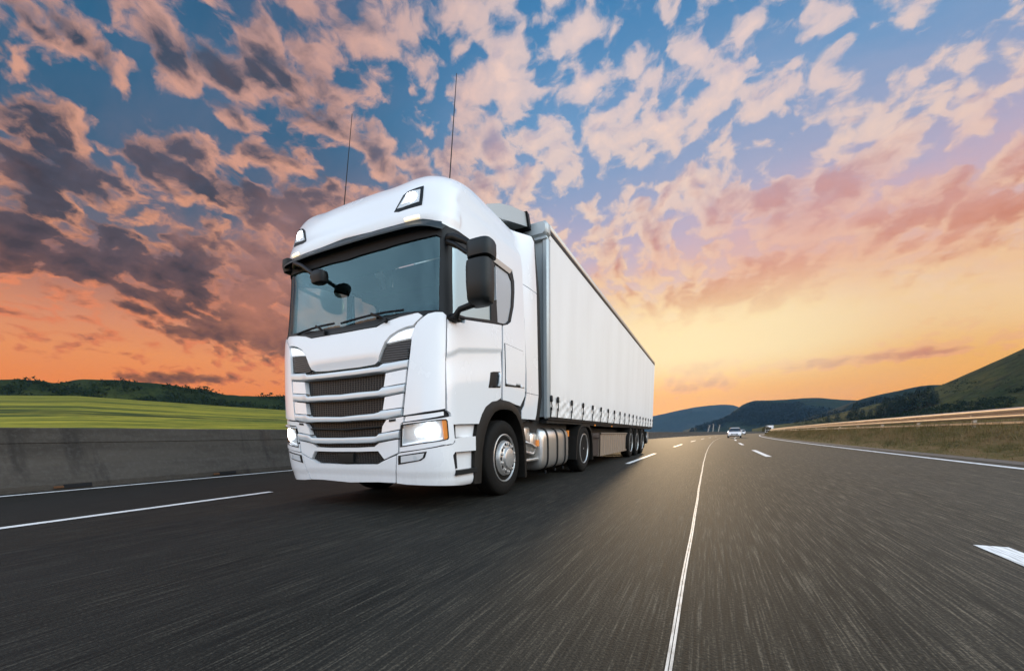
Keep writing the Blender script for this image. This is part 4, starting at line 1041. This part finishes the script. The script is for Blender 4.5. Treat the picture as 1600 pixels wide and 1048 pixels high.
def b_shoulder(g, b):
    p = g.pos(); n = g.noise(g.mapping(p, sc=(8, 1, 1)), 2., 5, .7)
    g.put(b.inputs['Base Color'], g.mix(n, (.05,.045,.04,1), (.17,.15,.13,1)))
struct(ribbon('kerb_gravel', [(9.60, .006), (9.98, .03)], mat('gravel', (.1,.09,.08), .9, build=b_shoulder)))
# dry grass on the verge
def b_blade(g, b):
    oi = g.pos(); n = g.noise(g.mapping(oi, sc=(1, .4, 1)), 1.6, 4, .6); n2 = g.noise(oi, 11, 2)
    c = g.ramp(n, [(.32, (.055,.062,.015)), (.48, (.15,.12,.038)), (.62, (.26,.17,.08)), (.75, (.09,.105,.025))])
    g.put(b.inputs['Base Color'], g.mix(g.mr(n2, .35, .7, 0, .5), c, (.34,.25,.13,1)))
grassm = mat('dry_grass', (.1,.08,.03), .8, spec=.15, build=b_blade)
def profz(a):
    return float(np.interp(a, [p[0] for p in VP], [p[1] for p in VP]))
V = []; F = []
for k in range(42000):
    y = 3.+(k/42000.)**1.7*140 if k % 3 else rng.uniform(2., 60.)
    a = rng.uniform(9.85, 12.8) if rng.rand() < .8 else rng.uniform(10.3, 11.4)
    tall = .06+.34*max(0, min(1, (a-9.9)/1.2))*rng.uniform(.3, 1.)*(.4+1.2*fbm(a*2, y, 3.))
    w = .006+.0016*y*.12; z = profz(a)+vz(a, y)-.02; x = a+dx(y); t = rng.uniform(0, math.pi); lx, ly = rng.normal(0, .05), rng.normal(.05, .10)
    i = len(V); V += [(x-math.cos(t)*w, y-math.sin(t)*w, z), (x+math.cos(t)*w, y+math.sin(t)*w, z), (x+lx, y+ly, z+tall)]; F.append((i, i+1, i+2))
struct(mesh('dry_grass', V, F, grassm, smooth=False), 'stuff')

# left field and hills, placed by bearing and height angle from the roadside
CX, CY, CZ = 3.65, -3.161, .787
def at(az, el, d): return (CX+d*math.sin(R(az)), CY+d*math.cos(R(az)), CZ+d*math.tan(R(el)))
def b_field(g, b):
    p = g.pos()
    n = g.noise(g.mapping(p, rot=(0, 0, R(28)), sc=(.13, .022, .1)), 1.0, 6, .68)
    n2 = g.noise(g.mapping(p, rot=(0, 0, R(28)), sc=(1.1, .16, .5)), 1.0, 5, .7)
    n3 = g.noise(p, 1.3, 4, .7)
    c = g.ramp(n, [(.38, (.012,.030,.006)), (.45, (.040,.078,.010)), (.53, (.23,.21,.020)), (.60, (.032,.062,.008))])
    c = g.mix(g.mr(n2, .46, .62, 0, .8), c, (.33,.28,.03,1)); c = g.mix(g.mr(n3, .4, .75, 0, .4), c, (.03,.06,.008,1))
    g.put(b.inputs['Base Color'], c); g.put(b.inputs['Normal'], g.bump(n3, .5, .3))
fieldm = mat('meadow', (.12,.16,.02), .85, spec=.15, build=b_field)
crest = [(-110, 4.3), (-95, 4.2), (-83, 3.9), (-77, 4.28), (-72.5, 4.5), (-66, 4.2), (-55.4, 3.64), (-43.5, 2.93), (-29.6, 2.12), (-18, 1.3), (-6, .7), (0, .3)]
azs = np.linspace(-110, -17, 150); V = []; nr = 26
for a in azs:
    el = float(np.interp(a, [c[0] for c in crest], [c[1] for c in crest])); d1 = 90.+(150 if a > -30 else 0)*smooth(np.array(a), -30, -8)
    near = min(80., (CX+7.75)/max(.1, math.sin(R(-a)))) if a > -90 else 11.4
    near = near if a < -12 else near*1.0
    for i in range(nr):
        t = i/(nr-1)
        if t <= .7:
            u = t/.7; d = near+(d1-near)*u**1.5; z0 = .55; zc = CZ+d1*math.tan(R(el))
            z = z0+(zc-z0)*(1-(1-u)**1.25) if False else z0+(zc-z0)*((d-near)/(d1-near))**.92
            z += .5*(fbm(d*math.sin(R(a)), d*math.cos(R(a)), 30)-.45)*min(1, u*2)*(1-smooth(np.array(u), .8, 1.))
        else:
            u = (t-.7)/.3; d = d1+(500-d1)*u; z = (CZ+d1*math.tan(R(el)))*(1-u)**.7-1.5*u
        V.append((CX+d*math.sin(R(a)), CY+d*math.cos(R(a)), float(z)))
F = [(i*nr+j, (i+1)*nr+j, (i+1)*nr+j+1, i*nr+j+1)[::-1] for i in range(len(azs)-1) for j in range(nr-1)]
struct(mesh('meadow', V, F, fieldm))
def hillmat(name, a, bcol, c, sc, rock=0., bump=1.):
    def bb(g, b):
        p = g.pos(); n = g.noise(p, sc, 6, .65); n2 = g.noise(p, sc*9, 4, .7); v = g.noise(g.mapping(p, rot=(0, 0, .4), sc=(1, 1, 2.4)), sc*.45, 5, .6)
        col = g.mix(g.mr(n, .36, .62), (*a, 1), (*bcol, 1)); col = g.mix(g.mr(v, .45, .66, 0, .8), col, (*c, 1))
        col = g.mix(g.mr(n2, .42, .7, 0, .65), col, tuple(q*.35 for q in a)+(1,))
        if rock:
            rk = g.noise(p, sc*2.2, 6, .75, .4); col = g.mix(g.mr(rk, .66, .74, 0, rock), col, (.26,.25,.24,1))
        g.put(b.inputs['Base Color'], col); g.put(b.inputs['Normal'], g.bump(g.m('ADD', n2, n), bump, 1.2/sc*.05))
    return mat(name, a, .95, spec=.05, build=bb)
def ridge(name, pts, d0, depth, m, rough=1., dfun=None, n=170, nr=26, base=-3.):
    A = [p[0] for p in pts]; E_ = [p[1] for p in pts]
    az_ = np.linspace(A[0], A[-1], n); V = []
    for a in az_:
        i = min(max(int(np.searchsorted(A, a))-1, 0), len(A)-2); t = (a-A[i])/(A[i+1]-A[i])
        # smooth the outline a little
        el = float(np.interp(a, A, E_))*.5+.25*float(np.interp(a-.5, A, E_))+.25*float(np.interp(a+.5, A, E_))
        d = d0 if dfun is None else dfun(a)
        H = CZ+d*math.tan(R(max(el, .02)))
        for k in range(nr):
            u = k/(nr-1)
            if u <= .72:
                q = u/.72; dd = d-depth*(1-q); z = base+(H-base)*(q**1.15)
                x, y = CX+dd*math.sin(R(a)), CY+dd*math.cos(R(a))
                amp = H*.16*rough*math.sin(math.pi*min(1, q))**.8
                z += amp*(fbm(x, y, depth*.45, 5)-.47)*2
                z += H*.010*rough*(fbm(x, y, depth*.04, 3)-.45)
                z = min(z, CZ+dd*math.tan(R(max(el, .02)))*1.)
            else:
                q = (u-.72)/.28; dd = d+depth*.8*q; z = H*(1-q)**1.4-5*q; x, y = CX+dd*math.sin(R(a)), CY+dd*math.cos(R(a))
            V.append((x, y, float(z)))
    F = [(i*nr+j, i*nr+j+1, (i+1)*nr+j+1, (i+1)*nr+j) for i in range(n-1) for j in range(nr-1)]
    return struct(mesh(name, V, F, m, angle=180))
hl = hillmat('wooded_hill', (.010,.019,.007), (.019,.030,.009), (.060,.070,.018), .045, .25)
hn = hillmat('moorland_hill', (.018,.032,.010), (.050,.060,.017), (.11,.088,.028), .016, .8)
hm = hillmat('forested_hill', (.005,.013,.010), (.014,.028,.016), (.038,.050,.024), .012)
hb = hillmat('far_mountain', (.006,.014,.013), (.014,.026,.022), (.034,.044,.040), .006)
L = [(-112, 4.9), (-100, 5.6), (-90, 5.0), (-83, 4.7), (-79.5, 5.2), (-76.9, 5.74), (-75.8, 5.85), (-74.7, 5.84), (-73.4, 5.67), (-72.3, 6.29), (-71, 6.33), (-69.9, 6.44), (-67.3, 6.34), (-65.5, 6.15), (-63.7, 5.79), (-62.7, 5.77), (-61.2, 5.37), (-59.7, 5.29), (-55.9, 5.36), (-55, 5.47), (-49.6, 5.16), (-41.7, 4.44), (-29.6, 2.82), (-20.6, 1.78), (-12, .9)]
ridge('hills', L, 330., 80., hl, n=340, nr=34, rough=1.3)
ridge('mountain', [(-26, .6), (-18, 1.5), (-11.8, 2.02), (-6.84, 2.3), (-3.7, 2.94), (-1.5, 3.3), (.05, 3.42), (1.4, 3.45), (2.55, 3.37), (4, 2.69), (5.7, 1.9), (9, 1.2)], 3300., 480., hb, rough=2.4)
mid_pts = [(-3, .3), (-2.05, .6), (-.56, .96), (1, 1.6), (2.27, 2.2), (3.0, 2.9), (3.6, 3.34), (4.3, 3.6), (4.9, 3.78), (6, 3.68), (8.1, 3.66), (9.5, 3.72), (11.1, 3.67), (12.5, 3.4), (13.9, 3.21), (14.7, 3.15), (17.5, 2.64), (22, 1.7), (26, 1.)]
ridge('hills', mid_pts, 1500., 260., hm, rough=2.2)
mid2_pts = [(7.5, .4), (8.9, .99), (10.6, 1.6), (12.35, 2.28), (14.4, 3.17), (16, 3.6), (17.4, 3.86), (19.2, 4.25), (20.5, 4.2), (21.8, 3.9), (24.2, 3.3), (30, 2.)]
ridge('hills', mid2_pts, 1000., 190., hm, rough=2.2)
near_pts = [(4.8, .35), (6.4, .72), (8.2, .9), (10.1, 1.12), (11.8, 1.6), (13.5, 2.08), (15, 2.5), (16.5, 2.9), (17.7, 3.2), (18.8, 3.55), (19.6, 3.85), (20.5, 4.25), (21.7, 4.95), (23.15, 5.75), (24.5, 6.5), (25.2, 6.9), (27.6, 8.25), (29.9, 9.), (33, 9.6), (37, 10), (44, 10.5), (52, 9), (60, 6), (70, 3)]
ridge('hills', near_pts, 520., 190., hn, dfun=lambda a: 560-4.2*max(0, a-10), n=240, nr=34, rough=1.1)

# scrub, copses and far-off forest on the slopes: each hillside's growth reads as one mass
def copse(hill, a0, a1, lo, hi, n, s0, s1, m, thresh, tris, line, seed, sq=1.):
    from mathutils.bvhtree import BVHTree
    bv = BVHTree.FromPolygons([v.co for v in hill.data.vertices], [tuple(p.vertices) for p in hill.data.polygons])
    r = random.Random(seed); V = []; F = []
    for k in range(n):
        a = r.uniform(a0, a1); top = float(np.interp(a, [q[0] for q in line], [q[1] for q in line]))
        e = top*(lo+(hi-lo)*r.random())-.01
        if fbm(a*3., e*9., 8.) < thresh: continue
        dv = Vector((math.sin(R(a))*math.cos(R(e)), math.cos(R(a))*math.cos(R(e)), math.sin(R(e))))
        hit = bv.ray_cast(Vector((CX, CY, CZ)), dv)
        if hit[0] is None: continue
        s = r.uniform(s0, s1)
        for j in range(tris):
            u, v = r.uniform(0, 6.283), r.uniform(-.1, 1.); c = hit[0]+Vector((s*1.2*math.cos(u)*math.sqrt(1-v*v), s*1.2*math.sin(u)*math.sqrt(1-v*v), s*v*sq))
            i = len(V); V += [c+Vector([r.uniform(-.5, .5)*s for _ in range(3)]) for _ in range(3)]; F.append((i, i+1, i+2))
    struct(mesh('woodland', V, F, m, smooth=False), 'stuff')
scrub = mat('scrub_leaves', (.012,.022,.008), .9, spec=.05); forest = mat('forest_leaves', (.004,.010,.007), .9, spec=.05)
HL = {o.name: o for o in bpy.data.objects if o.name.startswith('hills')}
hs_ = [HL[k] for k in sorted(HL)]
copse(hs_[0], -92, -22, .45, 1., 2600, .8, 2.4, scrub, .44, 16, L, 11)
copse(hs_[1], -2, 17, .22, .86, 5000, 3.5, 7., forest, .40, 7, mid_pts, 12, 1.5)
copse(hs_[2], 9, 23, .45, .88, 1300, 2., 4., forest, .48, 7, mid2_pts, 13, 1.5)
copse(hs_[3], 14, 30, .12, .5, 1700, .7, 1.8, scrub, .5, 12, near_pts, 14)
copse(hs_[3], 9, 30, .55, 1., 700, .5, 1.3, scrub, .52, 10, near_pts, 15)

# ------------------------------------------------------------------ barrier and guardrail
def b_conc(g, b):
    p = g.pos()
    n = g.noise(g.mapping(p, sc=(1, .35, 2.2)), 1.1, 5, .65); n2 = g.noise(p, 14, 5, .7); s = g.noise(g.mapping(p, sc=(1, 1.6, .12)), 1.4, 4, .65)
    c = g.mix(g.mr(n, .3, .7), (.044,.037,.030,1), (.076,.064,.052,1)); c = g.mix(g.mr(s, .52, .72, 0, .75), c, (.028,.024,.021,1))
    c = g.mix(g.m('MULTIPLY', g.mr(n2, .45, .7), .30), c, (.11,.10,.09,1))
    r = g.noise(g.mapping(p, sc=(1, .8, 1.2)), .9, 3, .5); c = g.mix(g.mr(r, .62, .76, 0, .35), c, (.075,.045,.03,1))
    g.put(b.inputs['Base Color'], c); g.put(b.inputs['Normal'], g.bump(n2, .25, .02))
concrete = mat('barrier_concrete', (.13,.12,.11), .85, spec=.2, build=b_conc)
wall_prof = [(-6.52, -.02), (-6.53, .10), (-6.555, .13), (-6.70, .40), (-6.715, .42), (-6.80, .80), (-6.79, .815), (-6.80, .835), (-6.83, 1.055), (-6.85, 1.07), (-7.05, 1.07), (-7.07, 1.055), (-7.10, .80), (-7.32, .2), (-7.34, -.02)]
wy = list(np.arange(-40, 60, 1.5))+list(np.arange(60, 421, 5.))
wl = ribbon('concrete_barrier', wall_prof[::-1], concrete, ys=wy, angle=25, noise_=lambda a, y: .0)
tag(wl, 'long stained concrete crash barrier along the far left edge of the road', 'barrier')
wl.data.update()
for y in (-.15, 2.35):
    b = MB(); b.box(-6.56, -6.505, y-.18, y+.18, .02, .085); o = b.build('drain_slot', gap, wl)
    b = MB(); b.box(-6.56, -6.500, y-.30, y-.18, .03, .065); o = b.build('rusty_bracket', mat('rust', (.12,.05,.018), .8), wl)
galv = None
def b_galv(g, b):
    p = g.pos(); n = g.noise(g.mapping(p, sc=(3, .6, 3)), 2., 4, .6)
    g.put(b.inputs['Base Color'], g.mix(n, (.66,.57,.47,1), (.48,.41,.34,1))); g.put(b.inputs['Roughness'], g.m('MULTIPLY_ADD', n, .2, .28))
galv = mat('galvanised_steel', (.6,.55,.48), .35, metal=.75, build=b_galv)
RX = 11.25
gr_ = thing('guardrail', 'steel guardrail on posts along the grassy verge right of the road', 'guardrail', (RX, 15, .8))
gy = list(np.arange(-6, 60, 1.))+list(np.arange(60, 181, 3.))
wp = [(0, 1.335), (-.02, 1.33), (-.075, 1.295), (-.08, 1.27), (-.075, 1.245), (-.01, 1.205), (-.005, 1.185), (-.01, 1.165), (-.075, 1.125), (-.08, 1.10), (-.075, 1.075), (-.02, 1.04), (0, 1.035)]
V = []; n = len(wp)
for y in gy: V += [(RX+a+dx(y), y, h) for a, h in wp]
mesh('rail', V, [(i*n+j, i*n+j+1, (i+1)*n+j+1, (i+1)*n+j) for i in range(len(gy)-1) for j in range(n-1)], galv, gr_)
V = []; lp = [(-.03, .955), (-.05, .94), (-.05, .89), (-.03, .875)]; n = 4
for y in gy: V += [(RX+a+dx(y), y, h) for a, h in lp]
mesh('rub_rail', V, [(i*n+j, i*n+j+1, (i+1)*n+j+1, (i+1)*n+j) for i in range(len(gy)-1) for j in range(n-1)], galv, gr_)
for k in range(44):
    y = -5.+4*k; x = RX+dx(y)
    b = MB(); b.box(x+.01, x+.11, y-.05, y+.05, .45, 1.30, ch=.01); b.box(x-.03, x+.02, y-.07, y+.07, 1.08, 1.29, ch=.01); b.build('post', galv, gr_)

# ------------------------------------------------------------------ traffic
def tyre_small(root, x, y, sg, r=.33):
    b = MB(); b.lathe_x([(-.2, .2), (-.2, r*.92), (-.17, r), (-.03, r), (0, r*.9), (.0, r*.68), (-.02, r*.64)], y, r, sg, x0=x, n=20); w = b.build('wheel', tyre, root)
    b = MB(); b.lathe_x([(-.03, r*.66), (-.01, r*.6), (-.05, r*.3), (-.02, .001)], y, r, sg, x0=x, n=16); b.build('rim', steel, w)
def car(x, y, rz, label, tall=0., color=None, group='oncoming cars'):
    root = thing('car', label, 'car', (0, 0, 0), group)
    body = [  # y, half width, z bottom, z top
        (0.0, .70, .30, .62), (.05, .80, .24, .70), (.35, .88, .20, .78), (1.1, .90, .20, .90), (1.6, .90, .20, .95), (3.2, .91, .20, .97), (4.1, .88, .22, .98), (4.4, .82, .3, .90), (4.45, .74, .4, .82)]
    b = MB(); b.sloft([sell(0, (z0+z1)/2, hx, (z1-z0)/2, yy, 5, 28, 'y') for yy, hx, z0, z1 in body]); b.build('body', color or white, root)
    cab_ = [(1.25, .74, .88, .93), (1.75, .74, .88, 1.22+tall), (2.1, .70, .88, 1.40+tall), (2.6, .69, .88, 1.46+tall), (3.3, .68, .88, 1.42+tall), (4.0, .66, .88, 1.18+tall), (4.3, .66, .88, .95)]
    b = MB(); b.sloft([sell(0, (z0+z1)/2, hx, (z1-z0)/2, yy, 4, 24, 'y') for yy, hx, z0, z1 in cab_]); b.build('window_band', mat('car_glass', (.02,.03,.035), .05, spec=.8), root)
    b = MB(); b.sloft([sell(0, z, .60-.05*k, .68-.08*k, 0, 4, 24) if False else [(q[0], 2.75+q[1], z+tall) for q in sell(0, 0, .62-.06*k, .80-.10*k, 0, 4, 24)] for k, z in enumerate((1.40, 1.455, 1.475))]); b.build('roof', color or white, root)
    b = MB(); b.box(-.42, .42, -.012, .05, .42, .58, ch=.01); b.box(-.62, .62, -.006, .06, .25, .36, ch=.01); b.build('grille', gap, root)
    b = MB(); b.box(-.26, .26, -.03, -.005, .395, .50, ch=.004); b.build('number_plate', mat('plate_white', (.75,.75,.73), .4), root)
    for sg in (1, -1):
        b = MB(); b.box(min(sg*.48, sg*.76), max(sg*.48, sg*.76), .005, .09, .55, .68, ch=.02); b.build('headlight', lampsoft, root)
        b = MB(); b.box(min(sg*.78, sg*.95), max(sg*.78, sg*.95), 1.55, 1.68, .93, 1.06, ch=.02); b.build('door_mirror', color or white, root)
        for yy in (.85, 3.5): tyre_small(root, sg*.90, yy, sg)
    root.location = (x, y, 0); root.rotation_euler = (0, 0, rz)
    return root
car(7.1-.05, 63.0, -math.atan(2*5.2e-4*60), 'white car with dark windscreen nearest on the empty lanes behind the lorry')
car(12.5, 134.0, -math.atan(2*5.2e-4*130), 'smaller white car following close behind the first white car', .05)
# a far lorry in the bend
LR = thing('lorry', 'small white lorry far off in the bend above the grass verge', 'lorry')
b = MB(); b.box(-1.2, 1.2, 0, 2.0, .55, 3.0, ch=.12); b.build('cab', white, LR)
b = MB(); b.box(-1.02, 1.02, -.03, .08, 1.65, 2.55, ch=.03); b.build('windscreen', MATS['car_glass'], LR)
b = MB(); b.box(-.9, .9, -.03, .05, .75, 1.35, ch=.02); b.build('grille', gap, LR)
b = MB(); b.box(-1.25, 1.25, 2.25, 9.0, .95, 3.4, ch=.05); b.build('box_body', white, LR)
for sg in (1, -1):
    for yy in (1.1, 6.8): tyre_small(LR, sg*1.2, yy, sg, .48)
    b = MB(); b.box(min(sg*.7, sg*1.05), max(sg*.7, sg*1.05), -.04, .05, .62, .78, ch=.02); b.build('headlight', lampsoft, LR)
LR.location = (7.2+dx(198), 198, 0); LR.rotation_euler = (0, 0, -math.atan(2*5.2e-4*195))

# ------------------------------------------------------------------ trees
leaf_d = mat('conifer_needles', (.012,.024,.012), .8, spec=.1)
leaf_b = mat('autumn_leaves', (.05,.045,.012), .8, spec=.1)
bark = mat('bark', (.05,.038,.028), .9); palebark = mat('pale_bark', (.62,.58,.52), .8)
def conifer_mesh(h, seed):
    r = random.Random(seed); V = []; F = []
    for k in range(520):
        t = r.random()**.8; z = h*(.12+.88*t); rad = h*.20*(1-t)**.85*r.uniform(.35, 1.12)+.1; a = r.uniform(0, 6.283)
        x, y = rad*math.cos(a), rad*math.sin(a); s = h*.045*(1.2-.7*t)*r.uniform(.6, 1.4); i = len(V)
        d = Vector((math.cos(a), math.sin(a), -.55)); q = Vector((-math.sin(a), math.cos(a), r.uniform(-.3, .3))); p = Vector((x, y, z))
        V += [p-q*s, p+q*s, p+d*s*1.9]; F.append((i, i+1, i+2))
    me = bpy.data.meshes.new('crown'); me.from_pydata([tuple(v) for v in V], [], F); me.materials.append(leaf_d); me.update()
    b = MB(); b.tube([(0, 0, -.5), (0, 0, h*.5), (0, 0, h*.98)], [h*.018, h*.012, h*.003], 7)
    tm = bpy.data.meshes.new('trunk'); tm.from_pydata(b.V, [], b.F); tm.materials.append(bark); tm.update()
    return me, tm
cm_ = [conifer_mesh(1., s) for s in (1, 2, 3)]
spots = [(12.1, .9, 9), (12.9, 1.0, 11), (13.9, 1.18, 10), (14.35, 1.32, 17), (14.95, 1.28, 11), (15.6, 1.3, 10), (16.2, 1.35, 13), (16.72, 1.42, 21), (17.15, 1.48, 15), (17.5, 1.6, 21), (17.85, 1.72, 18), (18.25, 1.80, 22), (18.7, 1.92, 19), (19.15, 2.0, 23), (19.75, 2.16, 22), (20.2, 2.3, 15)]
ordn = 'first second third fourth fifth sixth seventh eighth ninth tenth eleventh twelfth thirteenth fourteenth fifteenth last'.split()
depsg = None
for i, (a, e, h) in enumerate(spots):
    d = 400.
    t = thing('conifer', '%s dark conifer counting from the foot of the row up the right hillside' % ordn[i], 'tree', (0, 0, 0), 'conifers on the hillside')
    cme, tme = cm_[i % 3]
    for nm, me in (('crown', cme), ('trunk', tme)):
        o = bpy.data.objects.new(nm, me); COL.objects.link(o); o.parent = t
    t['spot'] = (a, e, h); t.rotation_euler = (0, 0, i*1.3)
def drop_trees():
    """stand every conifer on the hill surface below its bearing"""
    hill = [o for o in bpy.data.objects if o.name.startswith('hills')][-1]
    from mathutils.bvhtree import BVHTree
    bv = BVHTree.FromPolygons([v.co for v in hill.data.vertices], [tuple(p.vertices) for p in hill.data.polygons])
    for o in [o for o in bpy.data.objects if 'spot' in o.keys()]:
        a, e, d = o['spot']; del o['spot']
        dv = Vector((math.sin(R(a))*math.cos(R(e)), math.cos(R(a))*math.cos(R(e)), math.sin(R(e))))
        hit = bv.ray_cast(Vector((CX, CY, CZ)), dv)
        o.location = hit[0] if hit[0] is not None else Vector(at(a, e, 420)); o.location.z -= .3
        h = d*(o.location-Vector((CX, CY, CZ))).length/622.; o.scale = (h, h, h)
drop_trees()
b = MB(); V = []; F = []; rr = random.Random(5)
sh = thing('shrub', 'round brown and green shrub at the bend beside the far lorry', 'shrub', (9.9+dx(140), 140, 0))
for k in range(900):
    u, v = rr.uniform(0, 6.283), rr.uniform(-.2, 1); q = rr.uniform(.5, 1.)**.5; x, y, z = 1.1*q*math.cos(u)*math.sqrt(1-v*v), 1.1*q*math.sin(u)*math.sqrt(1-v*v), 1.1+1.5*v*q
    s = rr.uniform(.06, .16); i = len(V); p = Vector((x+9.9+dx(140), y+140, z)); V += [p+Vector([rr.uniform(-s, s) for _ in range(3)]) for _ in range(3)]; F.append((i, i+1, i+2))
b.add(V, F); b.build('crown', leaf_b, sh, smooth=False)
b = MB(); X = 9.9+dx(140); b.tube([(X, 140, -.1), (X+.05, 140, .8), (X, 140.1, 1.6)], [.09, .07, .03], 7); b.tube([(X, 140, .4), (X+.4, 140.2, 1.4)], [.05, .02], 6); b.build('trunk', bark, sh)
for (lat, yy, h, ln, lab) in ((-9.2, 160., 3.6, .7, 'leaning pale bare sapling leftmost behind the distant barrier'), (-9.0, 170., 4.2, .1, 'tall upright pale bare sapling between two leaning ones behind the distant barrier'), (-8.8, 180., 4.0, .6, 'pale bare sapling nearest the white cars behind the distant barrier')):
    X = lat+dx(yy); t = thing('sapling', lab, 'tree', (X, yy, .3), 'pale saplings beyond the barrier')
    b = MB(); b.tube([(X, yy, .2), (X+ln*.4, yy, h*.5), (X+ln, yy, h)], [.10, .075, .03], 7); b.build('trunk', palebark, t)
    b = MB()
    for k in range(6):
        f = .4+.09*k; p = Vector((X+ln*f, yy, h*f)); b.tube([p, p+Vector(((-1)**k*.45, .1*k-.2, .55))], [.035, .012], 5)
    b.build('branches', palebark, t)

# evening air between the hills: one even box of thin haze
b = MB(); b.box(-760, 900, -450, 3900, -30, 290)
hz = b.build('haze', [], None, smooth=False); hz['kind'] = 'stuff'
hm_ = bpy.data.materials.new('evening_haze'); hm_.use_nodes = True; g = NT(hm_.node_tree)
for n in list(g.n): g.n.remove(n)
vo = g.node('ShaderNodeVolumePrincipled'); vo.inputs['Color'].default_value = (.30, .60, 1., 1); vo.inputs['Density'].default_value = 6.5e-5
g.l.new(vo.outputs[0], g.node('ShaderNodeOutputMaterial').inputs['Volume']); hz.data.materials.append(hm_)
